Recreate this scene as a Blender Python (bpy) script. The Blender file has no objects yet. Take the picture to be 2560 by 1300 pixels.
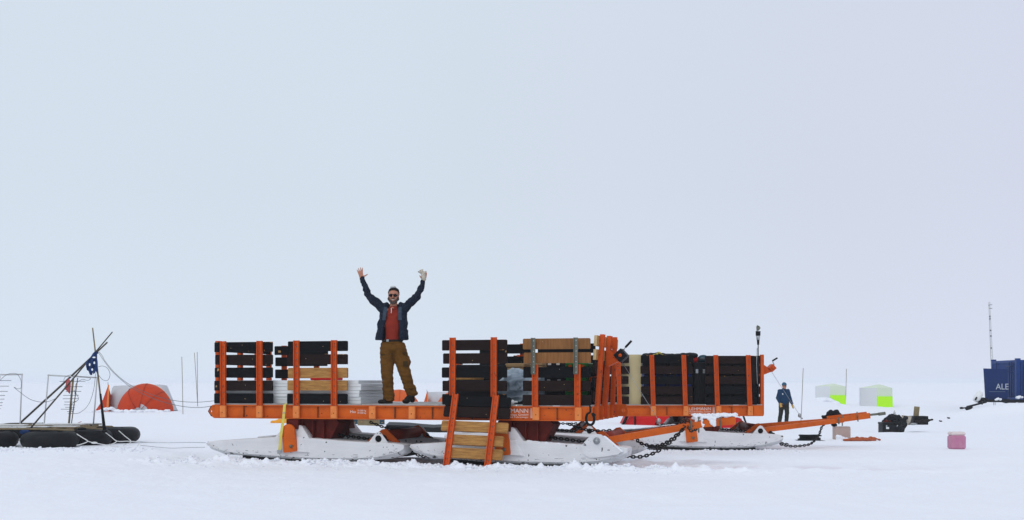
import bpy, bmesh, math, random
import numpy as np
from mathutils import Vector, Matrix, noise
R = math.radians
random.seed(7); rng = np.random.RandomState(3)
sc = bpy.context.scene
COL = sc.collection
# ------------------------------------------------------------------ camera geometry (photo pixels 2560 wide)
F, HZ, H = 2900.0, 955.0, 1.22
def at(px, py, Y):            # a photo pixel at a known distance -> world point
    return Vector(((px-1280)/F*Y, Y, H-(py-HZ)/F*Y))
def S(x, a, b):
    t = np.clip((x-a)/(b-a), 0, 1); return t*t*(3-2*t)
def ground(x, y):             # large shape of the snow surface
    x = np.asarray(x, float); y = np.asarray(y, float)
    z = -.105*S(y, 18.6, 21)*S(x, -4.5, -1.5)*(1-S(y, 30, 45))
    z = z-.42*np.exp(-((y-43)/11)**2)*S(x, 3, 9)*(1-S(x, 16, 24))
    z = z-.30*np.exp(-((y-60)/8)**2)*np.exp(-((x+3)/6)**2)
    z = z+.55*np.exp(-((y-56)/3.5)**2)*np.exp(-((x-13)/3.2)**2)
    z = z+.5*np.exp(-((y-70)/5)**2)*np.exp(-((x-26)/7)**2)
    z = z+.10*np.exp(-((y-30)/3)**2)*np.exp(-((x-9.2)/1.6)**2)
    z = z+.42*np.exp(-((y-49.2)/1.3)**2)*np.exp(-((x-21.3)/2.0)**2)+.30*np.exp(-((y-62)/3)**2)*np.exp(-((x-20)/3)**2)
    return z
def hit(px, py):              # where the view ray of a photo pixel meets the snow
    lo = 5.0
    for i in range(20000):
        Y = lo+i*.01
        p = at(px, py, Y)
        if p.z <= float(ground(p.x, Y)): return p
    return p
# ------------------------------------------------------------------ tagging
W = {}
def tag(o, label=None, cat=None, group=None, kind=None):
    if label: o['label'] = label
    if cat: o['category'] = cat
    if group: o['group'] = group
    if kind: o['kind'] = kind
    return o
def empty(name, loc, rz=0, label=None, cat=None, group=None):
    o = bpy.data.objects.new(name, None); COL.objects.link(o)
    o.location = loc; o.rotation_euler = (0, 0, rz); o.empty_display_size = .1
    W[o] = Matrix.Translation(Vector(loc)) @ Matrix.Rotation(rz, 4, 'Z')
    return tag(o, label, cat, group)
# ------------------------------------------------------------------ materials
def mat(name, base, rough=.6, c2=None, sc2=6, amt=.5, chips=None, chs=30, cht=.62, metal=0, bump=0, bs=40,
        stretch=None, trans=0, spec=None, sheen=0):
    m = bpy.data.materials.new(name); m.use_nodes = True
    nt = m.node_tree; b = nt.nodes['Principled BSDF']
    b.inputs['Roughness'].default_value = rough; b.inputs['Metallic'].default_value = metal
    if spec is None and not metal: spec = .12
    if spec is not None: b.inputs['Specular IOR Level'].default_value = spec
    if sheen: b.inputs['Sheen Weight'].default_value = sheen
    if trans: b.inputs['Transmission Weight'].default_value = trans
    tc = nt.nodes.new('ShaderNodeTexCoord'); mp = nt.nodes.new('ShaderNodeMapping')
    nt.links.new(tc.outputs['Object'], mp.inputs[0])
    if stretch: mp.inputs['Scale'].default_value = stretch
    col = nt.nodes.new('ShaderNodeRGB'); col.outputs[0].default_value = (*base, 1); out = col.outputs[0]
    if c2 is not None:
        n = nt.nodes.new('ShaderNodeTexNoise'); n.inputs['Scale'].default_value = sc2; n.inputs['Detail'].default_value = 6
        n.inputs['Roughness'].default_value = .65
        nt.links.new(mp.outputs[0], n.inputs[0])
        mr = nt.nodes.new('ShaderNodeMapRange'); mr.inputs[1].default_value = .35; mr.inputs[2].default_value = .68
        mr.inputs[4].default_value = amt
        nt.links.new(n.outputs[0], mr.inputs[0])
        mx = nt.nodes.new('ShaderNodeMix'); mx.data_type = 'RGBA'
        nt.links.new(mr.outputs[0], mx.inputs[0]); nt.links.new(out, mx.inputs[6]); mx.inputs[7].default_value = (*c2, 1)
        out = mx.outputs[2]
    if chips is not None:
        n = nt.nodes.new('ShaderNodeTexNoise'); n.inputs['Scale'].default_value = chs; n.inputs['Detail'].default_value = 4
        nt.links.new(tc.outputs['Object'], n.inputs[0])
        mr = nt.nodes.new('ShaderNodeMapRange'); mr.inputs[1].default_value = cht; mr.inputs[2].default_value = cht+.02
        nt.links.new(n.outputs[0], mr.inputs[0])
        mx = nt.nodes.new('ShaderNodeMix'); mx.data_type = 'RGBA'
        nt.links.new(mr.outputs[0], mx.inputs[0]); nt.links.new(out, mx.inputs[6]); mx.inputs[7].default_value = (*chips, 1)
        out = mx.outputs[2]
    nt.links.new(out, b.inputs['Base Color'])
    if bump:
        n = nt.nodes.new('ShaderNodeTexNoise'); n.inputs['Scale'].default_value = bs; n.inputs['Detail'].default_value = 5
        nt.links.new(mp.outputs[0], n.inputs[0])
        bp = nt.nodes.new('ShaderNodeBump'); bp.inputs['Strength'].default_value = bump; bp.inputs['Distance'].default_value = .01
        nt.links.new(n.outputs[0], bp.inputs['Height']); nt.links.new(bp.outputs[0], b.inputs['Normal'])
    return m
M = {}
M['orange'] = mat('orange_paint', (.68, .128, .013), .45, (.46, .080, .012), 4, .75, (.10, .03, .015), 22, .675, bump=.15, bs=30)
M['orange_post'] = mat('orange_post_paint', (.66, .096, .012), .45, (.48, .066, .012), 6, .7, (.09, .03, .02), 26, .67, bump=.15)
M['orange_pale'] = mat('faded_orange_paint', (.80, .26, .07), .55, (.66, .16, .035), 14, .7, (.2, .07, .03), 40, .70)
M['darkred'] = mat('dark_red_primer', (.15, .016, .009), .5, (.05, .007, .005), 4, .7, bump=.1)
M['seam'] = mat('rusty_seam', (.07, .03, .018), .8, (.4, .1, .02), 60, .8)
M['white_ski'] = mat('white_hull_paint', (.76, .76, .765), .5, (.64, .64, .655), 2.2, .7, (.05, .05, .045), 14, .665, stretch=(1, 1, 4), bump=.25, bs=12)
M['ski_edge'] = mat('scuffed_white_edge', (.70, .71, .715), .5, (.42, .43, .44), 9, .6, (.05, .05, .05), 13, .63)
M['rubber'] = mat('black_runner', (.008, .009, .010), .6)
M['board_black'] = mat('black_painted_board', (.0050, .0056, .0068), .75, (.0105, .0115, .013), 5, .6, (.42, .24, .10), 9, .72, stretch=(1, 6, 6), bump=.35, bs=20, spec=.06)
M['board_brown'] = mat('brown_painted_board', (.0150, .0085, .0078), .75, (.025, .015, .0135), 5, .6, (.38, .24, .14), 11, .73, stretch=(1, 6, 6), bump=.35, bs=20, spec=.06)
M['board_wood'] = mat('bare_pine_board', (.48, .25, .075), .7, (.22, .095, .028), 4, .9, (.10, .045, .02), 5, .70, stretch=(1.2, 9, 9), bump=.25, bs=20)
M['board_ply'] = mat('varnished_plywood_board', (.28, .125, .04), .5, (.16, .065, .024), 4, .8, stretch=(8, 4, .8), bump=.1)
M['endgrain'] = mat('pale_wood_end', (.62, .45, .24), .7, (.45, .3, .15), 20, .6)
M['deck'] = mat('weathered_deck_plywood', (.42, .40, .38), .7, (.28, .26, .24), 6, .8, (.75, .76, .78), 5, .60, stretch=(.6, 3, 1))
M['steel'] = mat('galvanised_steel', (.42, .44, .45), .4, (.25, .27, .27), 10, .6, metal=.7)
M['steel_olive'] = mat('dull_perforated_steel', (.15, .155, .12), .5, (.09, .09, .07), 12, .7, metal=.3)
M['chain'] = mat('black_chain_steel', (.011, .011, .012), .55, (.03, .022, .018), 20, .5, metal=.5)
M['black'] = mat('black_plastic', (.008, .0085, .010), .5, (.014, .015, .018), 6, .5)
M['blackcloth'] = mat('black_nylon', (.010, .011, .013), .8, (.022, .023, .026), 8, .6, bump=.4, bs=18)
M['foam'] = mat('white_foam_board', (.80, .81, .80), .8, (.70, .71, .71), 4, .6, (.35, .36, .36), 13, .70)
M['foam_end_shade'] = mat('grey_shaded_foam_end', (.60, .62, .63), .8, (.50, .52, .53), 7, .7, stretch=(1, 2, 10))  # grey paints in the shade on the stack's right end
M['snow_part'] = mat('settled_snow', (.86, .88, .92), .8, (.80, .82, .87), 6, .5, bump=.5, bs=12)
M['tarp'] = mat('blue_grey_tarp', (.25, .31, .37), .45, (.40, .46, .51), 3, .8, bump=.5, bs=6)
M['green'] = mat('green_plastic', (.012, .14, .025), .35, (.02, .22, .05), 5, .7)
M['card'] = mat('brown_cardboard', (.34, .22, .11), .8, (.26, .16, .08), 6, .6)
M['beigeply'] = mat('beige_plywood_sheet', (.60, .50, .28), .7, (.52, .42, .23), 3, .6, stretch=(1, 1, .5))
M['blue'] = mat('blue_plastic', (.012, .03, .16), .4)
M['red'] = mat('red_plastic', (.55, .012, .012), .4)
M['redtent'] = mat('red_tent_nylon', (.56, .012, .012), .55, (.42, .01, .012), 3, .6, bump=.3, bs=4)
M['tentorange'] = mat('orange_tent_nylon', (.58, .052, .006), .6, (.42, .034, .005), 1.6, .7, bump=.5, bs=3)
M['tentgrey'] = mat('pale_grey_tent_nylon', (.50, .50, .52), .6, (.60, .60, .62), 2, .6, bump=.4, bs=3)
M['yellow'] = mat('yellow_webbing', (.72, .62, .14), .7, (.5, .42, .10), 20, .5)
M['amber'] = mat('amber_tarp', (.85, .36, .03), .7, (.7, .25, .02), 3, .5)
M['khaki'] = mat('khaki_canvas', (.26, .21, .12), .8, (.18, .14, .08), 5, .6)
M['teal'] = mat('dark_teal_fabric', (.03, .07, .09), .7)
M['bamboo'] = mat('weathered_bamboo', (.26, .20, .115), .6, (.12, .09, .05), 8, .7)
M['darkpole'] = mat('dark_pole', (.07, .06, .05), .6, (.12, .10, .07), 10, .6)
M['pvc'] = mat('grey_white_pipe', (.55, .56, .56), .5)
M['wire'] = mat('thin_grey_wire', (.10, .11, .12), .6)
M['rope'] = mat('white_rope', (.75, .75, .73), .8, (.5, .5, .5), 30, .5)
M['tube'] = mat('inner_tube_rubber', (.009, .0095, .011), .5, (.018, .019, .021), 5, .6, (.3, .3, .3), 11, .76)
M['flag'] = mat('navy_flag_cloth', (.018, .045, .14), .8)
M['redcloth'] = mat('red_patterned_cloth', (.42, .012, .016), .8, (.7, .7, .7), 10, .3)
M['navy'] = mat('blue_container_paint', (.008, .046, .20), .45, (.006, .030, .14), 3, .6, bump=.1)
M['navydark'] = mat('dark_navy_panel', (.006, .024, .11), .5)
M['lime'] = mat('neon_lime_panel', (.50, .98, .03), .6)
M['limepale'] = mat('haze_paled_olive_wall', (.68, .76, .60), .8)  # both hut wall colours are paled to stand in for haze
M['hutgrey'] = mat('haze_paled_grey_wall', (.72, .73, .74), .8)
M['pink'] = mat('pink_liquid_in_plastic', (.50, .19, .31), .35, (.60, .30, .40), 6, .7)
M['pinkcard'] = mat('pinkish_cardboard', (.50, .38, .34), .8, (.42, .30, .26), 6, .6)
M['text'] = mat('white_lettering', (.80, .78, .75), .6, (.62, .3, .15), 60, .5)
M['skin'] = mat('skin', (.50, .23, .15), .5, (.42, .17, .11), 20, .5)
M['hair'] = mat('dark_hair', (.018, .014, .012), .7)
M['beard'] = mat('greying_beard', (.055, .036, .028), .8, (.13, .10, .09), 60, .6)
M['jacket'] = mat('navy_softshell', (.009, .014, .027), .75, (.015, .022, .038), 8, .6, bump=.4, bs=15)
M['jacketpanel'] = mat('slate_blue_panel', (.045, .065, .092), .75)
M['shirt'] = mat('rust_red_shirt', (.26, .028, .015), .8, (.19, .019, .010), 6, .6, bump=.5, bs=9)
M['trousers'] = mat('ochre_brown_canvas', (.150, .064, .0085), .85, (.088, .037, .006), 7, .7, bump=.6, bs=10)
M['bluejacket'] = mat('blue_fleece', (.005, .030, .078), .8, (.010, .045, .10), 6, .5)
M['darkpants'] = mat('black_trousers', (.016, .015, .014), .8, (.045, .038, .02), 6, .5)
M['glove'] = mat('yellow_glove', (.50, .30, .07), .7)
M['beanie'] = mat('blue_beanie', (.03, .11, .18), .8)
M['cream'] = mat('cream_plush', (.55, .49, .40), .9, (.45, .39, .31), 25, .6, bump=.6, bs=40)
M['tentbright'] = mat('bright_orange_tent_nylon', (.68, .115, .012), .6, (.55, .08, .010), 1.6, .7, bump=.5, bs=3)
M['seam_orange'] = mat('dark_orange_seam_tape', (.36, .03, .006), .7)
M['redorange'] = mat('red_orange_tube_paint', (.30, .035, .012), .45, (.14, .015, .008), 4, .7)
M['seam_dark'] = mat('bare_scraped_metal', (.04, .04, .038), .8)
M['khaki_dark'] = mat('dark_pocket_canvas', (.05, .03, .008), .9)
M['orangestrap'] = mat('orange_webbing_heap', (.45, .12, .05), .8, (.3, .07, .03), 8, .6)
# ------------------------------------------------------------------ mesh builder
class MB:
    def __init__(s): s.v = []; s.f = []; s.m = []; s.sm = []
    def add(s, vs, fs, mi=0, smooth=False):
        n = len(s.v); s.v += [Vector(v) for v in vs]
        for f in fs: s.f.append([n+i for i in f]); s.m.append(mi); s.sm.append(smooth)
    def box(s, a, b, mi=0, rot=None, piv=None, bev=0):
        (x0, y0, z0), (x1, y1, z1) = a, b
        x0, x1 = min(x0, x1), max(x0, x1); y0, y1 = min(y0, y1), max(y0, y1); z0, z1 = min(z0, z1), max(z0, z1)
        bm = bmesh.new(); bmesh.ops.create_cube(bm, size=1)
        for v in bm.verts:
            v.co = Vector(((x0+x1)/2+v.co.x*(x1-x0), (y0+y1)/2+v.co.y*(y1-y0), (z0+z1)/2+v.co.z*(z1-z0)))
        w = bev or min(.006, .15*min(x1-x0, y1-y0, z1-z0))
        bmesh.ops.bevel(bm, geom=bm.edges[:], offset=w, segments=1, affect='EDGES')
        if rot is not None:
            p = Vector(piv) if piv is not None else Vector(((x0+x1)/2, (y0+y1)/2, (z0+z1)/2))
            for v in bm.verts: v.co = rot @ (v.co-p)+p
        s.frombm(bm, mi); return s
    def frombm(s, bm, mi=0, smooth=False):
        bm.verts.index_update()
        s.add([v.co.copy() for v in bm.verts], [[v.index for v in f.verts] for f in bm.faces], mi, smooth); bm.free()
    def tube(s, pts, r, n=8, mi=0, smooth=True, cap=True):
        pts = [Vector(p) for p in pts]; m = len(pts)
        rr = r if isinstance(r, (list, tuple)) else [r]*m
        vs = []; up = None
        for i, p in enumerate(pts):
            d = (pts[min(i+1, m-1)]-pts[max(i-1, 0)])
            if d.length < 1e-9: d = Vector((0, 0, 1))
            d.normalize()
            if up is None: up = Vector((0, 0, 1)) if abs(d.z) < .9 else Vector((1, 0, 0))
            a = d.cross(up)
            if a.length < 1e-4: a = d.orthogonal()
            a.normalize(); b = a.cross(d).normalized(); up = b
            for k in range(n):
                t = 2*math.pi*k/n; vs.append(p+(a*math.cos(t)+b*math.sin(t))*rr[i])
        fs = [[i*n+k, i*n+(k+1) % n, (i+1)*n+(k+1) % n, (i+1)*n+k] for i in range(m-1) for k in range(n)]
        if cap: fs += [list(range(n))[::-1], [(m-1)*n+k for k in range(n)]]
        s.add(vs, fs, mi, smooth); return s
    def prism(s, poly, a, b, plane='xz', mi=0):      # poly in plane, extruded from a to b along the third axis
        def P(p, t): return {'xz': (p[0], t, p[1]), 'xy': (p[0], p[1], t), 'yz': (t, p[0], p[1])}[plane]
        n = len(poly); vs = [P(p, a) for p in poly]+[P(p, b) for p in poly]
        fs = [list(range(n)), [n+i for i in range(n)][::-1]]+[[i, n+i, n+(i+1) % n, (i+1) % n] for i in range(n)]
        s.add(vs, fs, mi); return s
    def ell(s, c, r, mi=0, seg=16, rot=None):
        bm = bmesh.new(); bmesh.ops.create_uvsphere(bm, u_segments=seg, v_segments=max(6, seg//2), radius=1)
        c = Vector(c); r = Vector((r, r, r)) if not hasattr(r, '__len__') else Vector(r)
        for v in bm.verts:
            q = Vector((v.co.x*r.x, v.co.y*r.y, v.co.z*r.z))
            v.co = c+(rot @ q if rot is not None else q)
        s.frombm(bm, mi, True); return s
    def cap(s, p0, r0, p1, r1, mi=0, n=14):          # tapered limb
        p0 = Vector(p0); p1 = Vector(p1)
        s.tube([p0, p1], [r0, r1], n, mi); s.ell(p0, r0, mi, n); s.ell(p1, r1, mi, n); return s
    def plate(s, poly, c, r, a, b, plane='xz', mi=0, n=32):   # plate with a round hole
        def ray(t):
            d = (math.cos(t), math.sin(t)); best = None
            for i in range(len(poly)):
                p, q = poly[i], poly[(i+1) % len(poly)]
                ex, ey = q[0]-p[0], q[1]-p[1]; den = d[0]*ey-d[1]*ex
                if abs(den) < 1e-12: continue
                u = ((p[0]-c[0])*ey-(p[1]-c[1])*ex)/den; w = ((p[0]-c[0])*d[1]-(p[1]-c[1])*d[0])/den
                if u > 0 and -1e-6 <= w <= 1+1e-6 and (best is None or u < best): best = u
            return (c[0]+d[0]*best, c[1]+d[1]*best)
        ts = sorted([2*math.pi*i/n for i in range(n)]+[math.atan2(p[1]-c[1], p[0]-c[0]) % (2*math.pi) for p in poly])
        ts = [t for i, t in enumerate(ts) if i == 0 or t-ts[i-1] > 1e-4]
        N = len(ts); O = [ray(t) for t in ts]; I = [(c[0]+r*math.cos(t), c[1]+r*math.sin(t)) for t in ts]
        def P(p, t): return {'xz': (p[0], t, p[1]), 'yz': (t, p[0], p[1])}[plane]
        vs = [P(p, a) for p in O]+[P(p, a) for p in I]+[P(p, b) for p in O]+[P(p, b) for p in I]
        fs = []
        for i in range(N):
            j = (i+1) % N
            fs += [[i, j, N+j, N+i], [2*N+i, 3*N+i, 3*N+j, 2*N+j], [i, 2*N+i, 2*N+j, j], [N+i, N+j, 3*N+j, 3*N+i]]
        s.add(vs, fs, mi); return s
    def build(s, name, mats, parent=None, label=None, cat=None, group=None, kind=None, world=False, origin=None):
        me = bpy.data.meshes.new(name)
        vs = s.v
        if parent is not None and world:
            inv = W[parent].inverted(); vs = [inv @ v for v in vs]
        loc = Vector((0, 0, 0))
        if parent is None:
            xs = [v.x for v in vs]; ys = [v.y for v in vs]; zs = [v.z for v in vs]
            loc = Vector(origin) if origin is not None else Vector(((min(xs)+max(xs))/2, (min(ys)+max(ys))/2, min(zs)))
            vs = [v-loc for v in vs]
        me.from_pydata([tuple(v) for v in vs], [], s.f)
        mats = mats if isinstance(mats, (list, tuple)) else [mats]
        for m in mats: me.materials.append(M[m] if isinstance(m, str) else m)
        me.polygons.foreach_set('material_index', s.m); me.polygons.foreach_set('use_smooth', s.sm)
        bm = bmesh.new(); bm.from_mesh(me); bmesh.ops.recalc_face_normals(bm, faces=bm.faces[:]); bm.to_mesh(me); bm.free()
        me.update()
        o = bpy.data.objects.new(name, me); COL.objects.link(o); o.location = loc
        if parent is not None: o.parent = parent; W[o] = W[parent]
        else: W[o] = Matrix.Translation(loc)
        return tag(o, label, cat, group, kind)
def remesh(mb, name, mats, voxel, parent=None, smooth=4, disp=None, paint=None, warp=None, world=False, **kw):
    """merge overlapping limbs / lumps into one continuous surface"""
    me = bpy.data.meshes.new('tmp'); me.from_pydata([tuple(v) for v in mb.v], [], mb.f)
    bm = bmesh.new(); bm.from_mesh(me); bmesh.ops.recalc_face_normals(bm, faces=bm.faces[:]); bm.to_mesh(me); bm.free()
    o = bpy.data.objects.new('tmp', me); COL.objects.link(o)
    r = o.modifiers.new('r', 'REMESH'); r.mode = 'VOXEL'; r.voxel_size = voxel; r.adaptivity = 0
    if smooth:
        q = o.modifiers.new('s', 'SMOOTH'); q.iterations = smooth; q.factor = .5
    dg = bpy.context.evaluated_depsgraph_get(); dg.update()
    res = bpy.data.meshes.new_from_object(o.evaluated_get(dg))
    bpy.data.objects.remove(o)
    out = MB(); nor = [v.normal.copy() for v in res.vertices]
    for v, n in zip(res.vertices, nor):
        c = v.co.copy()
        if disp: c = c+n*disp(c)
        if warp: c = warp(c, n)
        out.v.append(c)
    for p in res.polygons:
        out.f.append(list(p.vertices)); out.sm.append(True)
        out.m.append(paint(p.center, p.normal) if paint else 0)
    return out.build(name, mats, parent, world=world, **kw)
def chain(mb, pts, pitch=.046, ln=.072, wd=.050, r=.0095, mi=0):
    pts = [Vector(p) for p in pts]
    # resample a smooth curve
    fine = []
    for i in range(len(pts)-1):
        p0 = pts[max(i-1, 0)]; p1 = pts[i]; p2 = pts[i+1]; p3 = pts[min(i+2, len(pts)-1)]
        for k in range(12):
            t = k/12
            fine.append(.5*((2*p1)+(p2-p0)*t+(2*p0-5*p1+4*p2-p3)*t*t+(3*p1-p0-3*p2+p3)*t**3))
    fine.append(pts[-1])
    acc = 0; nxt = 0; k = 0
    for i in range(len(fine)-1):
        a, b = fine[i], fine[i+1]; L = (b-a).length
        while nxt <= acc+L:
            c = a.lerp(b, (nxt-acc)/max(L, 1e-9)); d = (b-a).normalized()
            up = Vector((0, 1, 0)); s1 = d.cross(up).normalized(); s2 = d.cross(s1).normalized()
            w = s1 if k % 2 == 0 else s2
            e = d.cross(w).normalized(); st = (ln-wd)/2
            vs = []; n1, n2 = 14, 6
            for q in range(n1):
                t = 2*math.pi*q/n1; cx = math.cos(t); sx = math.sin(t)
                cen = c+d*(st*(1 if cx >= 0 else -1)+(wd/2-r)*cx)+w*((wd/2-r)*sx)
                rad = (d*cx+w*sx)
                for z in range(n2):
                    u = 2*math.pi*z/n2; vs.append(cen+(rad*math.cos(u)+e*math.sin(u))*r)
            fs = [[q*n2+z, q*n2+(z+1) % n2, ((q+1) % n1)*n2+(z+1) % n2, ((q+1) % n1)*n2+z] for q in range(n1) for z in range(n2)]
            mb.add(vs, fs, mi, True); nxt += pitch; k += 1
        acc += L
    return mb
def curve(p0, p1, sag, n=14):
    p0 = Vector(p0); p1 = Vector(p1)
    return [p0.lerp(p1, i/n)-Vector((0, 0, sag*4*(i/n)*(1-i/n))) for i in range(n+1)]
def spline(pts, k=8):
    pts = [Vector(p) for p in pts]; o = []
    for i in range(len(pts)-1):
        p0 = pts[max(i-1, 0)]; p1 = pts[i]; p2 = pts[i+1]; p3 = pts[min(i+2, len(pts)-1)]
        for j in range(k):
            t = j/k; o.append(.5*((2*p1)+(p2-p0)*t+(2*p0-5*p1+4*p2-p3)*t*t+(3*p1-p0-3*p2+p3)*t**3))
    o.append(pts[-1]); return o
def text_mesh(s, size, depth=.002, shear=0):
    cu = bpy.data.curves.new('t', 'FONT'); cu.body = s; cu.size = size; cu.extrude = depth; cu.shear = shear; cu.resolution_u = 3
    o = bpy.data.objects.new('t', cu); COL.objects.link(o)
    dg = bpy.context.evaluated_depsgraph_get(); dg.update()
    me = bpy.data.meshes.new_from_object(o.evaluated_get(dg)); bpy.data.objects.remove(o)
    return [v.co.copy() for v in me.vertices], [list(p.vertices) for p in me.polygons]
def add_text(mb, s, size, pos, ux=Vector((1, 0, 0)), uz=Vector((0, 0, 1)), shear=0, depth=.002, mi=0):
    vs, fs = text_mesh(s, size, depth, shear); nrm = ux.cross(uz)
    mb.add([Vector(pos)+ux*v.x+uz*v.y+nrm*v.z for v in vs], fs, mi)
# ================================================================== SNOW GROUND
def vnoise(x, y, seed=0):
    xi = np.floor(x).astype(np.int64); yi = np.floor(y).astype(np.int64); xf = x-xi; yf = y-yi
    def h(a, b):
        n = (a*374761393+b*668265263+seed*1442695041) & 0x7fffffff
        n = ((n ^ (n >> 13))*1274126177) & 0x7fffffff
        n = (n ^ (n >> 16)) & 0xffff
        return n/65535.0
    u = xf*xf*(3-2*xf); v = yf*yf*(3-2*yf)
    return (h(xi, yi)*(1-u)+h(xi+1, yi)*u)*(1-v)+(h(xi, yi+1)*(1-u)+h(xi+1, yi+1)*u)*v
def fbm(x, y, o=4, seed=0):
    s = 0; a = .5
    for i in range(o): s = s+a*(vnoise(x*2**i+17*i, y*2**i+31*i, seed+i)-.5); a *= .5
    return s
def surf(x, y):
    z = ground(x, y)
    z = z+.05*fbm(x*.35, y*.5, 3, 5)*S(y, 9, 20)
    z = z+.035*fbm(x*1.2, y*1.6, 4, 9)*(1-.6*S(y, 25, 40))
    z = z+.06*fbm(x*2.1+4, y*1.5, 4, 14)*S(y, 8, 11)*(1-S(y, 19, 24))+.032*np.abs(fbm(x*7, y*6, 4, 18))*S(y, 12, 14.5)*(1-S(y, 17, 19))
    # line in front of the near sled (its near side runs obliquely)
    d = y-(18.0-.2586*(x+4.711)*1.0)               # distance behind the near side line
    on = S(x, -6.6, -5.2)*(1-S(x, 2.2, 4.5))
    churn = np.exp(-((d+.62)/.30)**2)*on
    lump = np.abs(fbm(x*5, y*5, 4, 21))*2.2
    z = z+churn*(.02+.15*lump*lump+.035*lump+.04*np.abs(fbm(x*14, y*14, 3, 90)))
    under = S(d, -.12, .1)*(1-S(d, 2.6, 3.2))*S(x, -6, -5)*(1-S(x, 1.4, 2.0))
    z = z-.035*under+under*.03*fbm(x*7, y*7, 3, 33)
    rough = np.exp(-((d-.2)/1.6)**2)*S(x, -9, -7)*(1-S(x, 2.5, 9))
    z = z+.05*rough*fbm(x*6, y*6, 4, 40)
    # ruts pressed by the sled
    for off, w, dp in ((.12, .28, .055), (1.9, .28, .045)):
        dd = (y-(16.5+off-.09*(x-1.3)))
        z = z-dp*np.exp(-(dd/w)**2)*S(x, 1.2, 1.8)*(1-S(x, 6.5, 9.5))
        z = z+.02*np.exp(-((dd+.33)/.12)**2)*S(x, 1.2, 1.8)*(1-S(x, 6, 9))*(1+3*fbm(x*5, y*5, 3, 3))
    z = z-.035*np.exp(-((y-22.55)/.16)**2)*S(x, 5.0, 5.6)+.03*np.abs(fbm(x*3, y*6, 3, 44))*np.exp(-((y-22.2)/.25)**2)*S(x, 4.6, 5.6)
    # around the raft
    rr = np.exp(-((y-20.75)/.5)**2)*(1-S(x, -6.6, -5.9))
    z = z+rr*(.01+.13*np.abs(fbm(x*4.5, y*4.5, 4, 60)))
    # little drift line at the far sled
    fr = np.exp(-((y-22.1)/.3)**2)*S(x, 1.2, 2)*(1-S(x, 5.2, 6.5))
    z = z+fr*(.02+.10*np.abs(fbm(x*6, y*6, 4, 71)))
    # heaps on the right
    z = z+.17*np.abs(fbm(x*1.0, y*.7, 4, 80))*S(x, 5, 8)*S(y, 24, 30)*(1-S(y, 60, 80))
    return z
def axis(segs):
    out = []
    for a, b, st in segs: out += list(np.arange(a, b-1e-9, st))
    return out
xs = [-4000, -2500, -1500, -900, -500, -300, -180, -110, -70, -50, -38, -30]+axis([(-26, -10, .5), (-10, -7.6, .12), (-7.6, 6.2, .022), (6.2, 12, .07), (12, 26, .4)])+[28, 34, 44, 60, 90, 150, 250, 450, 900, 1500, 2500, 4000]
ys = [-60, -30, -12, 0, 4]+axis([(6, 11, .12), (11, 14.8, .06), (14.8, 18.6, .022), (18.6, 24, .045), (24, 34, .14), (34, 70, .5), (70, 120, 2)])+[130, 145, 165, 200, 260, 350, 500, 800, 1300, 2000, 3000, 4200]
X, Y = np.meshgrid(np.array(xs, float), np.array(ys, float))
Z = surf(X, Y)
nx, ny = len(xs), len(ys)
me = bpy.data.meshes.new('snow_ground')
co = np.stack([X, Y, Z], -1).reshape(-1, 3).astype(np.float32)
idx = np.arange(nx*ny).reshape(ny, nx)
q = np.stack([idx[:-1, :-1], idx[:-1, 1:], idx[1:, 1:], idx[1:, :-1]], -1).reshape(-1, 4)
me.vertices.add(len(co)); me.vertices.foreach_set('co', co.ravel())
me.loops.add(q.size); me.loops.foreach_set('vertex_index', q.ravel().astype(np.int32))
me.polygons.add(len(q)); me.polygons.foreach_set('loop_start', np.arange(0, q.size, 4, dtype=np.int32))
me.polygons.foreach_set('loop_total', np.full(len(q), 4, dtype=np.int32))
me.polygons.foreach_set('use_smooth', np.ones(len(q), dtype=bool)); me.update(calc_edges=True); me.validate()
gnd = bpy.data.objects.new('snow_ground', me); COL.objects.link(gnd); tag(gnd, kind='structure')
m = bpy.data.materials.new('snow'); m.use_nodes = True; nt = m.node_tree; b = nt.nodes['Principled BSDF']
b.inputs['Roughness'].default_value = .75; b.inputs['Specular IOR Level'].default_value = .25
tc = nt.nodes.new('ShaderNodeTexCoord')
n1 = nt.nodes.new('ShaderNodeTexNoise'); n1.inputs['Scale'].default_value = .35; n1.inputs['Detail'].default_value = 5
nt.links.new(tc.outputs['Object'], n1.inputs[0])
mx = nt.nodes.new('ShaderNodeMix'); mx.data_type = 'RGBA'; mx.inputs[6].default_value = (.86, .88, .93, 1); mx.inputs[7].default_value = (.90, .905, .935, 1)
nt.links.new(n1.outputs[0], mx.inputs[0])
# a faint pinkish spill dragged along the sled rut: a stain with its own place on the snow
geo = nt.nodes.new('ShaderNodeSeparateXYZ'); nt.links.new(tc.outputs['Object'], geo.inputs[0])
def mth(op, a, b_=None, c_=None):
    n = nt.nodes.new('ShaderNodeMath'); n.operation = op
    for i, x in enumerate((a, b_, c_)):
        if x is None: continue
        if isinstance(x, (int, float)): n.inputs[i].default_value = x
        else: nt.links.new(x, n.inputs[i])
    return n.outputs[0]
line = mth('ADD', mth('SUBTRACT', geo.outputs[1], 16.85), mth('MULTIPLY', mth('SUBTRACT', geo.outputs[0], 1.3), .09))
n2 = nt.nodes.new('ShaderNodeTexNoise'); n2.inputs['Scale'].default_value = 2.2; n2.inputs['Detail'].default_value = 6
nt.links.new(tc.outputs['Object'], n2.inputs[0])
band = mth('SUBTRACT', 1, mth('MULTIPLY', mth('ABSOLUTE', line), 1.6)); band = mth('MAXIMUM', band, 0)
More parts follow.
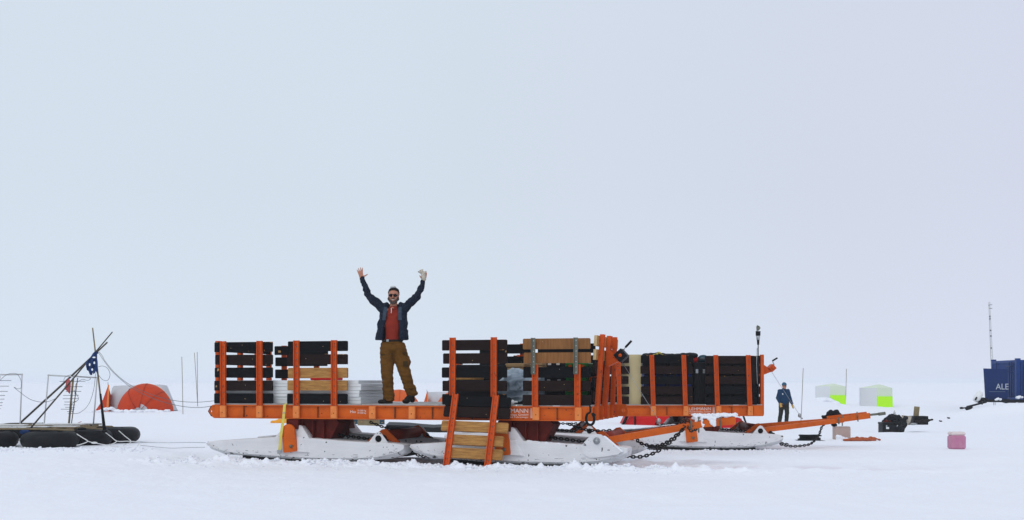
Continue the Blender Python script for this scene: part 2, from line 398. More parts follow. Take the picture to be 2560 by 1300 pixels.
xm = nt.nodes.new('ShaderNodeMapRange'); xm.inputs[1].default_value = 1.0; xm.inputs[2].default_value = 1.8; nt.links.new(geo.outputs[0], xm.inputs[0])
xm2 = nt.nodes.new('ShaderNodeMapRange'); xm2.inputs[1].default_value = 7.5; xm2.inputs[2].default_value = 3.0; nt.links.new(geo.outputs[0], xm2.inputs[0])
nz = nt.nodes.new('ShaderNodeMapRange'); nz.inputs[1].default_value = .42; nz.inputs[2].default_value = .62; nt.links.new(n2.outputs[0], nz.inputs[0])
fac = mth('MULTIPLY', mth('MULTIPLY', band, xm.outputs[0]), mth('MULTIPLY', xm2.outputs[0], nz.outputs[0])); fac = mth('MULTIPLY', fac, .55)
mx2 = nt.nodes.new('ShaderNodeMix'); mx2.data_type = 'RGBA'; nt.links.new(fac, mx2.inputs[0])
nt.links.new(mx.outputs[2], mx2.inputs[6]); mx2.inputs[7].default_value = (.62, .50, .56, 1)
nt.links.new(mx2.outputs[2], b.inputs['Base Color'])
n3 = nt.nodes.new('ShaderNodeTexNoise'); n3.inputs['Scale'].default_value = 9; n3.inputs['Detail'].default_value = 8; n3.inputs['Roughness'].default_value = .6
nt.links.new(tc.outputs['Object'], n3.inputs[0])
bp = nt.nodes.new('ShaderNodeBump'); bp.inputs['Strength'].default_value = .5; bp.inputs['Distance'].default_value = .035
nt.links.new(n3.outputs[0], bp.inputs['Height']); nt.links.new(bp.outputs[0], b.inputs['Normal'])
M['snow'] = m; me.materials.append(m)
# loose snow lumps thrown up beside the skis, uncountable
mb = MB()
ico = bmesh.new(); bmesh.ops.create_icosphere(ico, subdivisions=2, radius=1)
IV = [v.co.copy() for v in ico.verts]; IF = [[v.index for v in f.verts] for f in ico.faces]; ico.free()
def lump(c, r):
    sd = random.random()*50; sq = (1, random.uniform(.7, 1.2), random.uniform(.5, .9))
    mb.add([Vector(c)+Vector((v.x*sq[0], v.y*sq[1], v.z*sq[2]))*r*(1+.6*noise.noise(v*1.6+Vector((sd, 0, 0)))) for v in IV], IF, 0, True)
for i in range(1500):
    t = random.random(); x = -5.5+7.7*t
    y = 18.0-.2586*(x+4.711)-abs(random.gauss(.0, .35))-.25
    r = random.uniform(.005, .022)*(1 if random.random() < .9 else 1.7)
    lump((x, y, float(surf(x, y))+r*.25), r)
for i in range(260):
    x = random.uniform(-9.6, -6.4); y = 20.75+random.gauss(0, .25); r = random.uniform(.006, .03)
    lump((x, y, float(surf(x, y))+r*.25), r)
for i in range(260):
    x = random.uniform(1.4, 5.6); y = 22.15+random.gauss(0, .2); r = random.uniform(.006, .025)
    lump((x, y, float(surf(x, y))+r*.25), r)
for i in range(200):
    x = random.uniform(-7, 7); y = random.uniform(12.5, 18); r = random.uniform(.003, .010)
    lump((x, y, float(surf(x, y))+r*.2), r)
mb.build('snow_clumps', 'snow_part', kind='stuff', label='loose clumps of churned snow along the skis and tracks', cat=None)
# ================================================================== SLEDS
def make_frame(X0, Y0, yaw, z0):
    c, s = math.cos(yaw), math.sin(yaw)
    def pu(px, v=0.0):                # photo column -> distance along the sled, on the vertical plane at depth v
        t = (px-1280)/F
        # X0 + c*u - s'*v ...   u axis=(c,s), v axis=(-s,c)
        return (t*(Y0+c*v)-(X0-s*v))/(c-t*s)
    def pz(py, u, v=0.0):
        return H-(py-HZ)/F*(Y0+s*u+c*v)-z0
    return pu, pz
BT = [1.84, 1.64, 1.44, 1.24, 1.04]   # tops of the five boards of a side panel
DECK = .89
def post_mb(u, v0, v1, z0, z1, w=.085, lean=0.0, side=-1):
    """channel-section stake with flange lips and bolts"""
    mb = MB(); h = w/2
    fl = .012; vf = v0 if side < 0 else v1; vb = v1 if side < 0 else v0
    poly = lambda a, b: [(a, z0), (b, z0), (b+lean, z1), (a+lean, z1)]
    mb.prism(poly(u-h, u+h), vb, vb+(vf-vb)*.35)
    mb.prism(poly(u-h, u-h+fl), vb+(vf-vb)*.35, vf); mb.prism(poly(u+h-fl, u+h), vb+(vf-vb)*.35, vf)
    z = z0+.06
    while z < z1-.03:
        uu = u+lean*(z-z0)/(z1-z0)
        mb.tube([(uu, vb+(vf-vb)*.3, z), (uu, vb+(vf-vb)*.6, z)], .008, 8, 1); z += .10
    return mb
BC = {'k': 0, 'n': 1, 'w': 2, 'p': 3}
def boards_mb(u0, u1, v0, v1, cols, tops=BT, hh=.153):
    mb = MB()
    for c, zt in zip(cols, tops):
        if c == ' ': continue
        a = u0+random.uniform(-.012, .012); b = u1+random.uniform(-.012, .012); j = random.uniform(-.006, .006)
        ch = .012; zb = zt-hh
        poly = [(a+ch*random.random(), zb+j), (b-ch*random.random(), zb+j), (b, zb+ch+j), (b, zt-ch+j), (b-ch, zt+j), (a+ch, zt+j), (a, zt-ch+j), (a, zb+ch+j)]
        mb.prism(poly, v0, v1, mi=BC[c])
        if c in 'kn':
            for k in range(random.choice((0, 1, 3, 6)) if zt > 1.7 else random.choice((0, 0, 1, 2))):
                x = random.choice((random.uniform(a, a+.12), random.uniform(a, b-.12), random.uniform(b-.14, b-.03))); wx = random.uniform(.008, .07); dz_ = random.uniform(.004, .018)*(1 if random.random() < .85 else 2.5)
                top_ = zt+j+.001 if random.random() < .7 else zt-hh+j+dz_
                nn_ = 9; vs_ = [(x+wx*i_/nn_, v0-.0012, top_) for i_ in range(nn_+1)]+[(x+wx*i_/nn_, v0-.0012, top_-dz_*random.uniform(.15, 1)*math.sin(math.pi*(i_+.4)/(nn_+.8))) for i_ in range(nn_+1)]
                mb.add(vs_, [[i_, i_+1, nn_+2+i_, nn_+1+i_] for i_ in range(nn_)], 2)
        for k in range(random.choice((0, 1, 2))):
            x = random.uniform(a+.1, b-.1); z = zt-random.uniform(.03, .12)
            mb.tube([(x, v0-.003, z), (x, v0+.001, z)], .0045, 6, 4)
    return mb
BM = ['board_black', 'board_brown', 'board_wood', 'board_ply', 'endgrain']
SKI0 = [(0, .292, .262, .212), (.03, .296, .235, .175), (.12, .303, .195, .14), (.28, .315, .155, .095), (.55, .337, .115, .055), (.8, .36, .098, .036), (1.0, .378, .085, .02), (1.3, .378, .07, .005),
       (1.6, .365, .062, 0), (2.0, .335, .06, 0), (2.25, .322, .066, .003), (2.5, .315, .10, .03), (2.68, .308, .140, .072), (2.80, .298, .180, .115), (2.86, .288, .215, .150), (2.88, .278, .235, .175)]
SKI = [(a, b, c+.012*(c < .1), d+.028*(d < .06)) for a, b, c, d in SKI0]
def ski(root, ua, v0, w, front_plate=False, label=None):
    u0 = ua-1.28; Q = lambda s: ua+(s-1.28)*1.13
    mb = MB(); vs = []; n = 8
    for s, zt, zc, zb in SKI:
        t = 0 if .2 < s < 2.6 else (.06 if s < .2 else .03)
        a, b = v0+t, v0+w-t; ch = .07
        x = Q(s); vs += [(x, a+.012, zt), (x, a, zt-.012), (x, a, zc), (x, a+ch, zb), (x, b-ch, zb), (x, b, zc), (x, b, zt-.012), (x, b-.012, zt)]
    fs = []; ms = []
    for i in range(len(SKI)-1):
        for k in range(n):
            mb.add([vs[i*n+k], vs[i*n+(k+1) % n], vs[(i+1)*n+(k+1) % n], vs[(i+1)*n+k]], [[0, 1, 2, 3]], 1 if k in (2, 4) else 0)
    mb.add(vs[:n], [list(range(n))], 0); mb.add(vs[-n:], [list(range(n))], 0)
    # rolled rim along the outer lower edge
    mb.tube([(Q(s), v0+(.012 if .2 < s < 2.6 else .04), zc+.002) for s, zt, zc, zb in SKI], .010, 6, 1)
    # hump that carries the bogie arm, with a gusset each side
    a, b = v0+.02, v0+w-.02
    hp = [(1.00, .37), (1.58, .355), (1.43, .545), (1.40, .56), (1.19, .565), (1.15, .55)]
    vv = [(u0+s, a+(.05 if z > .5 else 0), z) for s, z in hp]+[(u0+s, b-(.05 if z > .5 else 0), z) for s, z in hp]
    m_ = len(hp)
    mb.add(vv, [list(range(m_)), [m_+i for i in range(m_)][::-1]]+[[i, m_+i, m_+(i+1) % m_, (i+1) % m_] for i in range(m_)], 0)
    mb.add([(u0+1.02, v0-.001, .17), (u0+1.60, v0-.001, .15), (u0+1.50, v0+.03, .40), (u0+1.10, v0+.03, .40), (u0+1.07, v0-.035, .175), (u0+1.55, v0-.035, .16), (u0+1.46, v0-.0, .38), (u0+1.13, v0-.0, .38)],
           [[4, 5, 6, 7], [0, 4, 7, 3], [1, 2, 6, 5], [3, 7, 6, 2], [0, 1, 5, 4]], 0)
    for t in range(34):
        s_ = random.choice((random.uniform(.1, .9), random.uniform(1.9, 2.8), random.uniform(.2, 2.8)))
        i = max(j for j in range(len(SKI)) if SKI[j][0] <= s_); i = min(i, len(SKI)-2)
        f = (s_-SKI[i][0])/(SKI[i+1][0]-SKI[i][0]); L = random.uniform(.01, .07); f2 = min(1, f+L/(SKI[i+1][0]-SKI[i][0]))
        za, zb_ = [SKI[i][2]+(SKI[i+1][2]-SKI[i][2])*g_ for g_ in (f, f2)]; o_ = random.choice((.012, .016, .03, .05)); h_ = random.uniform(.002, .006)
        tv = 0 if .2 < s_ < 2.6 else .06
        x0_, x1_ = Q(SKI[i][0]+(SKI[i+1][0]-SKI[i][0])*f), Q(SKI[i][0]+(SKI[i+1][0]-SKI[i][0])*f2)
        mb.add([(x0_, v0-.0015, za+o_), (x1_, v0-.0015, zb_+o_+random.uniform(-.004, .004)), (x1_, v0-.0015, zb_+o_+h_*.6), (x0_, v0-.0015, za+o_+h_)], [[0, 1, 2, 3]], 2)
    o = mb.build('ski', ['white_ski', 'ski_edge', 'seam_dark'], root, label=label)
    rb = MB()
    rb.add([(Q(s), v, z) for s, z in ((.55, .085), (1.0, .046), (1.4, .032), (1.8, .027), (2.2, .027), (2.4, .042)) for v in (v0+.035, v0+w-.035)]
           + [(Q(s), v, z-.04) for s, z in ((.55, .085), (1.0, .046), (1.4, .032), (1.8, .027), (2.2, .027), (2.4, .042)) for v in (v0+.035, v0+w-.035)],
           [[2*i, 2*i+1, 2*i+3, 2*i+2] for i in range(5)]+[[12+2*i, 12+2*i+2, 12+2*i+3, 12+2*i+1] for i in range(5)]+[[2*i, 2*i+2, 14+2*i, 12+2*i] for i in range(5)]+[[2*i+1, 13+2*i, 15+2*i, 3+2*i] for i in range(5)]+[[0, 12, 13, 1], [10, 11, 23, 22]])
    rb.build('runner', 'rubber', o)
    lg = MB(); s = Q(2.50)
    for vv in (v0+.10, v0+w-.12):
        lg.plate([(s-.17, .300), (s+.16, .300), (s+.035, .462), (s, .475), (s-.035, .462)], (s, .368), .052, vv, vv+.018, mi=0)
    lg.tube([(s, v0+.10, .368), (s, v0+w-.10, .368)], .048, 16, 1); lg.tube([(s, v0+.085, .368), (s, v0+.1, .368)], .03, 6, 1)
    lg.build('towing_lug', ['white_ski', 'rubber'], o)
    if front_plate:
        fp = MB(); s = Q(2.50)
        fp.prism([(s-.24, .30), (s-.13, .42), (s-.07, .465), (s-.01, .483), (s+.06, .475), (s+.16, .40), (s+.35, .24), (s+.31, .20), (s+.12, .165), (s-.10, .14), (s-.2, .20)], v0-.022, v0-.002)
        fp.tube([(s+.0, v0-.035, .385), (s, v0-.02, .385)], .050, 18, 1); fp.tube([(s, v0-.06, .385), (s, v0-.035, .385)], .034, 6, 1)
        fp.build('lug_plate', ['white_ski', 'steel'], o)
        sn = MB()
        for k in range(26):
            t = k/25; sn.ell((ua+.36+t*.85, v0+.03+random.uniform(0, .04), .352-.05*t+random.uniform(0, .012)), (.035, .04, random.uniform(.012, .022)), seg=8)
        for k in range(16):
            t = k/15-.9; t = max(t, -.9)
            sn.ell((s+.13+t*.22, v0+.05, .40+.03*t), (.02, .03, .012), seg=8)
        for k in range(12):
            t = k/11; sn.ell((s+.10+t*.24, v0+.02, .43-.2*t+.01), (.035, .045, .018), seg=8)
        remesh(sn, 'snow_crust', 'snow_part', .012, o, 1)
    return o
def make_sled(name, loc, yaw, pu, L, Wd, near, far, label, group, opts):
    root = empty(name, loc, yaw, label, 'sled', group)
    # ---- side beams
    for v0, sg in ((0, 1), (Wd, -1)):
        mb = MB(); d = lambda t: v0+sg*t
        mb.box((.10, d(.0), .852), (L, d(.11), .870)); mb.box((.10, d(.0), .660), (L, d(.11), .676))
        mb.box((.10, d(.035), .676), (L, d(.047), .852))
        for px in opts['ribs']:
            u = pu(px); mb.box((u-.007, d(.004), .676), (u+.007, d(.035), .852), mi=1)
        mb.box((L-.19, d(-.012), .664), (L-.004, d(.034), .866)); mb.box((.09, d(-.008), .664), (.19, d(.034), .866))
        # pointed towing nose with an eye
        mb.plate([(0, .765), (.055, .690), (.095, .662), (.16, .662), (.16, .870), (.075, .868), (.05, .85)], (.045, .765), .017, d(.0), d(.03))
        mb.tube([(.055, d(-.003), .690), (0, d(-.003), .765), (.05, d(-.003), .85)], .007, 6, 1)
        bm_ = mb.build('side_beam', ['orange', 'seam'], root)
        for px in opts['sockets']:
            sk = MB(); u = pu(px); w = .05
            a, b_ = d(-.055), d(-.001)
            sk.box((u-w, min(a, b_), .672), (u+w, max(a, b_), .858), bev=.008)
            sk.tube([(u+random.uniform(-.01, .01), d(-.058), .75), (u, d(-.05), .75)], .008, 8, 1)
            sk.build('stake_socket', ['orange_pale', 'seam'], bm_)
    # ---- end beams
    for u0, sg in ((.165, 1), (L, -1)):
        mb = MB(); e = lambda t: u0+sg*t
        if sg < 0:
            mb.box((L-.012, .12, .662), (L, Wd-.12, .868)); mb.box((L-.11, .12, .852), (L-.012, Wd-.12, .868)); mb.box((L-.11, .12, .662), (L-.012, Wd-.12, .678))
            for v in (.16, .55, .95, 1.02, 1.42, 1.9):
                mb.box((L, v, .666), (L+.05, v+.014, .866))
            mb.box((L, .56, .666), (L+.012, 1.0, .860), 0)
            mb.plate([(L+.002, .672), (L+.16, .672), (L+.17, .76), (L+.14, .862), (L+.002, .862)], (L+.10, .765), .03, Wd-.06, Wd-.02)
        else:
            mb.box((.167, .115, .664), (.18, Wd-.115, .866)); mb.box((.18, .115, .852), (.27, Wd-.115, .866)); mb.box((.18, .115, .664), (.27, Wd-.115, .678))
        mb.build('end_beam', ['orange', 'seam'], root)
    mb = MB()
    for i in range(6):
        u = .7+i*(L-1.2)/5; mb.box((u-.04, .115, .70), (u+.04, Wd-.115, .84))
    mb.build('cross_member', 'darkred', root)
    mb = MB()
    x = .10
    while x < L-.02:
        b_ = min(x+1.22, L-.01); mb.box((x, .004, .8715), (b_-.006, Wd-.004, DECK), bev=.002); x += 1.22
    dk = mb.build('deck', 'deck', root)
    # ---- side panels
    def side(bk, v0, sg):
        u0, u1, posts, cols, ptop, ext = bk
        vb0, vb1 = (v0+.0, v0+.045) if sg < 0 else (v0-.045, v0)
        pn = boards_mb(u0, u1, vb0, vb1, cols).build('side_panel', BM, root)
        for u, ln in posts:
            if sg < 0: post_mb(u, v0-.052, v0-.001, .80, ptop, lean=ln).build('stake', ['orange_post', 'steel_olive'], pn)
            else: post_mb(u, v0+.001, v0+.052, .80, ptop, lean=ln, side=1).build('stake', ['orange_post', 'steel_olive'], pn)
            if ext:
                e = MB(); uu = u-.02
                e.box((uu-.03, v0-.062, 1.33), (uu+.03, v0-.053, 1.853)); e.box((uu-.03, v0-.085, 1.33), (uu-.022, v0-.062, 1.853))
                z = 1.36
                while z < 1.84: e.tube([(uu+.005, v0-.065, z), (uu+.005, v0-.061, z)], .007, 8, 1); z += .075
                e.build('stake_extension', ['steel_olive', 'pvc'], pn)
    for bk in near: side(bk, 0, -1)
    for bk in far: side(bk, Wd, 1)
    # ---- end panels (headboards)
    def head(u0, sg, hgt, posts, endcol, cols='nkwkn', ve=.25):
        mb = MB()
        for c, zt in zip(cols, BT):
            zt = zt+hgt
            mb.box((u0-.022, .10, zt-.153), (u0+.022, Wd-ve, zt), BC[c])
            for v in ((.0986, Wd-ve+.0014) if zt > 1.6 or endcol != 4 else ()): mb.box((u0-.021, v-.0008, zt-.152), (u0+.021, v+.0008, zt-.001), endcol, bev=.0003)
        shear = lambda q_: setattr(q_, 'v', [Vector((p.x+(.055*(p.z-.88)/.95 if endcol == 4 else 0), p.y, p.z)) for p in q_.v])
        shear(mb); pn = mb.build('end_panel', BM, root)
        for v, tilt, w in posts:
            m2 = MB(); a = u0+sg*.023; b_ = u0+sg*.085
            m2.prism([(v-w/2, .70), (v+w/2, .70), (v+w/2+tilt, 1.86+hgt), (v-w/2+tilt, 1.86+hgt)], a, a+sg*.012, 'yz')
            m2.prism([(v-w/2, .70), (v-w/2+.012, .70), (v-w/2+.012+tilt, 1.86+hgt), (v-w/2+tilt, 1.86+hgt)], a+sg*.012, b_, 'yz')
            m2.prism([(v+w/2-.012, .70), (v+w/2, .70), (v+w/2+tilt, 1.86+hgt), (v+w/2-.012+tilt, 1.86+hgt)], a+sg*.012, b_, 'yz')
            shear(m2); m2.build('stake', 'orange_post', pn)
        return pn
    head(.15, -1, 0, [(.14, 0, .09), (.85, 0, .09), (1.45, 0, .09), (1.88, 0, .09)], 0, cols='knknk', ve=.42)
    hb = head(L-.035 if opts['head'] else L-.06, 1, .05 if opts['head'] else -.0, opts['hposts'], 4 if opts['head'] else 0, 'wwnkn' if opts['head'] else 'kknkn')
    # ---- winch on the headboard
    wu, wv, wz, wm = opts['winch']; xl = opts.get('xl', 0)
    mb = MB()
    mb.prism([(wu, wz+.19), (wu+.19+xl, wz+.02), (wu+.20+xl, wz-.02), (wu, wz-.12)], wv-.09, wv-.078); mb.prism([(wu, wz+.19), (wu+.19+xl, wz+.02), (wu+.20+xl, wz-.02), (wu, wz-.12)], wv+.078, wv+.09)
    mb.prism([(wu, wz-.12), (wu+.20+xl, wz-.02), (wu+.20+xl, wz-.01), (wu, wz-.11)], wv-.078, wv+.078)
    wn = mb.build('winch_bracket', 'orange_post', root)
    mb = MB(); c = Vector((wu+.215+xl, wv, wz+.055)); h = opts['wsize']
    rot = Matrix.Rotation(R(-42), 3, 'Y')
    mb.box((c.x-h, c.y-.12, c.z-h), (c.x+h, c.y+.12, c.z+h), 0, rot, c)
    mb.tube([c+Vector((0, -.135, 0)), c+Vector((0, -.12, 0))], .026, 14, 1)
    wb = mb.build('winch', [wm, 'orange_post'], wn)
    mb = MB(); k = opts['crank']
    mb.tube([c+Vector((.04, -.09, h*.9)), c+Vector((k[0], -.09, k[1]))], .009, 8, 1); mb.tube([c+Vector((k[0], -.09, k[1])), c+Vector((k[2], -.09, k[3]))], .017, 10, 0)
    mb.build('crank_handle', ['rubber', 'steel'], wn)
    # ---- bogies and skis
    for bi, ua in enumerate(opts['arms']):
        ub = ua-1.28
        mb = MB()
        for v0_, v1_, e in ((.20, .72, 0), (Wd-.55, Wd-.20, -.50)):
            poly = [(ua-.12, .6575), (ua+.64+e, .6575), (ua+.70+e, .60), (ua+.55+e*.6, .33), (ua+.14, .33), (ua-.05, .50)]
            mb.prism(poly, v0_, v1_)
        mb.box((ua+.02, .72, .40), (ua+.22, Wd-.55, .60))
        for x_ in (.12, .30, .47): mb.prism([(ua+x_, .36), (ua+x_+.015, .36), (ua+x_+.015, .64), (ua+x_, .64)], .12, .1995)
        mb.box((ua-.09, .03, .50), (ua+.10, .20, .655)); mb.box((ua-.09, Wd-.20, .50), (ua+.10, Wd-.03, .655))
        bg = mb.build('bogie_frame', 'darkred', root)
        for v, sg in ((-.052, 1), (Wd+.052, -1)):
            am = MB(); pts = []; w = .110
            for t in range(13):
                a = math.pi*t/12; pts.append((ua-.02+w*math.cos(a)*.95, .47+w*math.sin(a)))
            pts += [(ua-.10, .165), (ua-.085, .145), (ua+.115, .17), (ua+.12, .20)]
            am.prism(pts, v, v+sg*.05)
            am.tube([(ua+.03, v-sg*.02, .245), (ua+.03, v, .245)], .026, 10, 1)
            am.build('bogie_arm', ['orange', 'steel_olive'], bg)
        for v0_ in (0.0, Wd-.5):
            ski(root, ua, v0_+.003, .494, front_plate=(bi == 1 and v0_ == 0 and opts['plate']))
        ul = ua+1.38
        mb = MB()
        mb.tube([(ul+.02, .36, .40), (ul+.02, Wd-.36, .40)], .085, 18, 0)
        for v in (.33, Wd-.37):
            mb.prism([(ul-.26, .33), (ul-.20, .30), (ul-.02, .40), (ul+.22, .26), (ul+.26, .30), (ul+.03, .51), (ul-.03, .50)], v, v+.04, mi=1)
        mb.build('cross_tube', ['redorange', 'orange'], root)
        cb = lambda m_: m_.build('chain', 'chain', bg)
        mb = MB(); chain(mb, [(ua+.42, .45, .47), (ua+.62, .42, .405), (ua+.9, .38, .375), (ul-.2, .36, .345)], r=.010); cb(mb)
        mb = MB(); chain(mb, [(ua+.62, Wd-.45, .55), (ua+.85, Wd-.42, .47), (ua+1.1, Wd-.4, .45), (ul-.1, Wd-.36, .46)], r=.010); cb(mb)
        if bi == 0:
            mb = MB(); chain(mb, [(ul+.2, .42, .30), (ul+.38, .42, .17), (ul+.62, .42, .09), (ul+.9, .42, .11)], r=.010); cb(mb)
            mb = MB(); chain(mb, [(ul+.2, Wd-.4, .36), (ul+.35, Wd-.42, .25), (ul+.55, Wd-.45, .14)], r=.010); cb(mb)
    return root, dk
# ---- near sled
YN = -R(14.5); X0N, Y0N = -4.711, 18.0; LN = 6.053; WN = 2.2
puN, pzN = make_frame(X0N, Y0N, YN, 0)
def bank(pu, px0, px1, posts, cols, v=0, ptop=1.85, ext=False, lean=0):
    return (pu(px0, v), pu(px1, v), [(pu(p, v), lean) for p in posts], cols, ptop, ext)
nearN = [bank(puN, 537, 681, (560, 651), 'knknk'), bank(puN, 719, 868, (743, 837), 'knwwk'),
         bank(puN, 1106, 1267, (1133, 1236), 'nnknk'), bank(puN, 1308, 1475, (1339, 1445), 'ppknn', ptop=1.47, ext=True)]
nearN[2] = (nearN[2][0], nearN[2][1], nearN[2][2], 'nnknk', 1.87, False)
vF = WN
farN = [bank(puN, 690, 820, (709, 790), 'kkknk', vF), bank(puN, 1202, 1330, (1222, 1306), 'kkknk', vF), bank(puN, 1347, 1488, (1368, 1460), 'kknnk', vF)]
ribs = [608, 793, 986, 1080, 1180, 1392]
optsN = dict(ribs=ribs, sockets=(560, 651, 743, 837, 933, 1032, 1133, 1236, 1341, 1447), head=True,
             hposts=[(.24, .12, .11), (.86, .10, .16), (1.60, -.16, .10)], winch=(LN+.05, .90, 1.56, 'black'), wsize=.075, crank=(.075, .12, .165, .215),
             arms=(puN(727), puN(1258)), plate=True)
sledN, deckN = make_sled('cargo_sled', (X0N, Y0N, 0), YN, puN, LN, WN, nearN, farN,
    'long orange cargo sled in front, white foam boards and a man on its deck', 'orange cargo sleds on white skis', optsN)
# lettering on the near beam
def lettering(root, pu, pL, pR, full, small, maxpx):
    mb = MB(); u0 = pu(pL); u1 = pu(pR); vs, fs = text_mesh(full, 1, .002)
    wdt = max(v.x for v in vs); sx = (u1-u0)/wdt
    if full: mb.add([Vector((u0+v.x*sx, .033-v.z, .775+v.y*.088)) for v in vs], fs)
    mb.build('lettering', 'text', root); mb = MB(); u0 = pu(pL-small)
    vs, fs = text_mesh('Maschinenbau GmbH', 1, .002); wd = max(v.x for v in vs)
    mb.add([Vector((u0+v.x*(u1-u0)/wd, .033-v.z, .733+v.y*.042)) for v in vs], fs)
    mb.build('lettering', 'text', root); mb = MB()
    vs, fs = text_mesh('Anlagen und Fahrzeuge', 1, .002); wd = max(v.x for v in vs)
    mb.add([Vector((u0+v.x*(u1-u0)/wd, .033-v.z, .702+v.y*.030)) for v in vs], fs)
    mb.build('lettering', 'text', root); mb = MB()
    for k in range(9): mb.box((u1+.035, .0325, .70+k*.0165), (u1+.085, .0345, .71+k*.0165), bev=.0003)
    if maxpx:
        mb.build('lettering', 'text', root); mb = MB()
        u = pu(maxpx); add_text(mb, 'Max', .055, (u, .033, .755)); mb.build('lettering', 'text', root); mb = MB()
        add_text(mb, '10 000 kg', .036, (u+.115, .033, .780)); add_text(mb, '10 000 kg', .036, (u+.115, .033, .745))
    return mb.build('lettering', 'text', root)
lettering(sledN, puN, 1249, 1319, 'LEHMANN', 12, 873)
# drawbar of the near sled
def drawbar(root, ul, L, Wd, tip, tz, rod=None, tl=1.3):
    mb = MB(); ta = L+tl; c = Wd/2
    def beam(p, q, w, h, mi=0):
        p, q = Vector(p), Vector(q); d = (q-p).normalized(); s = d.cross(Vector((0, 0, 1))).normalized(); u = s.cross(d)
        vs = [x+s*a*w/2+u*b*h/2 for x in (p, q) for a, b in ((-1, -1), (1, -1), (1, 1), (-1, 1))]
        mb.add(vs, [[0, 1, 2, 3], [7, 6, 5, 4], [0, 4, 5, 1], [1, 5, 6, 2], [2, 6, 7, 3], [3, 7, 4, 0]], mi)
    z0 = .375; zt = tz[0]
    beam((ul+.08, .30, z0), (ta+.12, c-.10, zt), .07, .095); beam((ul+.08, Wd-.30, z0), (ta+.12, c+.10, zt), .07, .095)
    beam((ta-.15, c-.075, zt-.02), (tip, c-.075, tz[1]), .055, .11); beam((ta-.15, c+.075, zt+.02), (tip-.02, c+.075, tz[1]+.02), .055, .11)
    beam((tip-.06, c-.10, tz[1]), (tip-.04, c+.10, tz[1]), .05, .1)
    # shackles and bolts at the joint
    mb.tube([(ta, c-.22, zt+.06), (ta, c-.22, zt-.08)], .016, 8, 1); mb.tube([(ta+.10, c-.12, zt+.11), (ta+.10, c-.12, zt-.12)], .012, 8, 1)
    mb.tube([(ta+.4, c-.12, tz[1]+.08), (ta+.42, c-.13, tz[1]-.12)], .012, 8, 1)
    if rod:
        mb.tube([(tip-.1, c, tz[1]), (tip+rod, c, tz[1]+.045)], .024, 10, 1)
        mb.tube([(tip+rod*.6, c, tz[1]+.027), (tip+rod, c, tz[1]+.045)], .034, 10, 1)
    o = mb.build('drawbar', ['orange', 'steel_olive'], root)
    return o, ta, c
dbN, taN, cN = drawbar(sledN, optsN['arms'][1]+1.38, LN, WN, LN+1.93, (.595, .655), tl=1.30)
# snow lying on the tongue
sn = MB()
for k in range(150):
    t = random.random(); u = taN+.0+t*.62; sn.ell((u, cN+random.uniform(-.10, .09), .675+.055*t+random.uniform(-.01, .060)*(1-t*.75)), (random.uniform(.02, .045), .04, random.uniform(.014, .026)), seg=8)
for k in range(40):
    sn.ell((taN+.16+random.uniform(-.14, .18), cN-.11, .60+random.uniform(-.03, .09)), (.02, .02, random.uniform(.012, .03)), seg=8)
for k in range(12):
    t = k/11; sn.ell((taN+.6+t*.12, cN-.08, .725-.03*t), (.02, .03, .012), seg=8)
remesh(sn, 'snow_crust', 'snow_part', .009, dbN, 3, disp=lambda q_: .008*noise.noise(q_*30))
sn = MB()
for k in range(24):
    t = k/23; sn.ell((taN-.85+t*.6, cN-.22-.0*t, .525+t*.07), (.025, .03, random.uniform(.004, .010)), seg=8)
remesh(sn, 'snow_crust', 'snow_part', .007, dbN, 1)
# joint clutter: chain wrapped, ropes
ulN = optsN['arms'][1]+1.38
mb = MB()
ulC = ulN-.16
chain(mb, [(ulN+.38, .20, .25), (ulC+.50, .3, .17), (ulC+.60, .4, .14), (ulC+.75, .45, .145), (ulC+.92, .55, .20), (ulC+1.05, .6, .29), (ulC+1.18, .7, .40), (ulC+1.26, .8, .50), (ulC+1.33, .85, .58)], r=.0115, ln=.08, wd=.056, pitch=.05); mb.build('tow_chain', 'chain', sledN)
mb = MB()
chain(mb, [(ulN+.42, 1.3, .42), (ulC+.56, 1.25, .32), (ulC+.72, 1.15, .27), (ulC+.9, 1.05, .27), (ulC+1.1, .9, .37), (ulC+1.25, .85, .50)], r=.0115, ln=.08, wd=.056, pitch=.05); mb.build('tow_chain', 'chain', sledN)
mb = MB()
chain(mb, [(taN-.5, cN-.2, .60), (taN-.3, cN-.17, .58), (taN-.05, cN-.18, .66), (taN-.02, cN-.2, .56), (taN+.05, cN-.16, .62)], r=.010); mb.build('tow_chain', 'chain', sledN)
mb = MB()
chain(mb, [(taN-.1, cN-.2, .65), (taN-.05, cN-.23, .55), (taN+.02, cN-.2, .50), (taN+.1, cN-.1, .56)], r=.010)
mb.build('tow_chain', 'chain', sledN)
mb = MB()
wc = Vector((LN+.26, .90, 1.54)); mb.tube([wc, (taN-.47, .80, .66)], .0035, 6)
mb.ell((taN-.47, .80, .645), (.035, .03, .045)); mb.tube([(taN-.47, .80, .62), (taN-.43, .80, .56)], .012, 8)
mb.build('winch_cable', 'steel', sledN)
# hook hanging at the corner
mb = MB(); hu = LN-.02; hv = -.075
pts = [(hu-.01, hv, .885), (hu-.005, hv, .80), (hu-.05, hv, .76), (hu-.062, hv, .68), (hu-.035, hv, .625), (hu+.01, hv, .615), (hu+.045, hv, .65), (hu+.05, hv, .72), (hu+.03, hv, .77), (hu+.07, hv, .74)]
mb.tube(spline(pts), [.010+.009*min(1, i/20) for i in range(len(spline(pts)))], 10)
mb.tube([(hu, hv+.06, .86), (hu-.01, hv, .885), (hu-.01, hv, .84)], .008, 8)
mb.build('tow_hook', 'rubber', sledN)
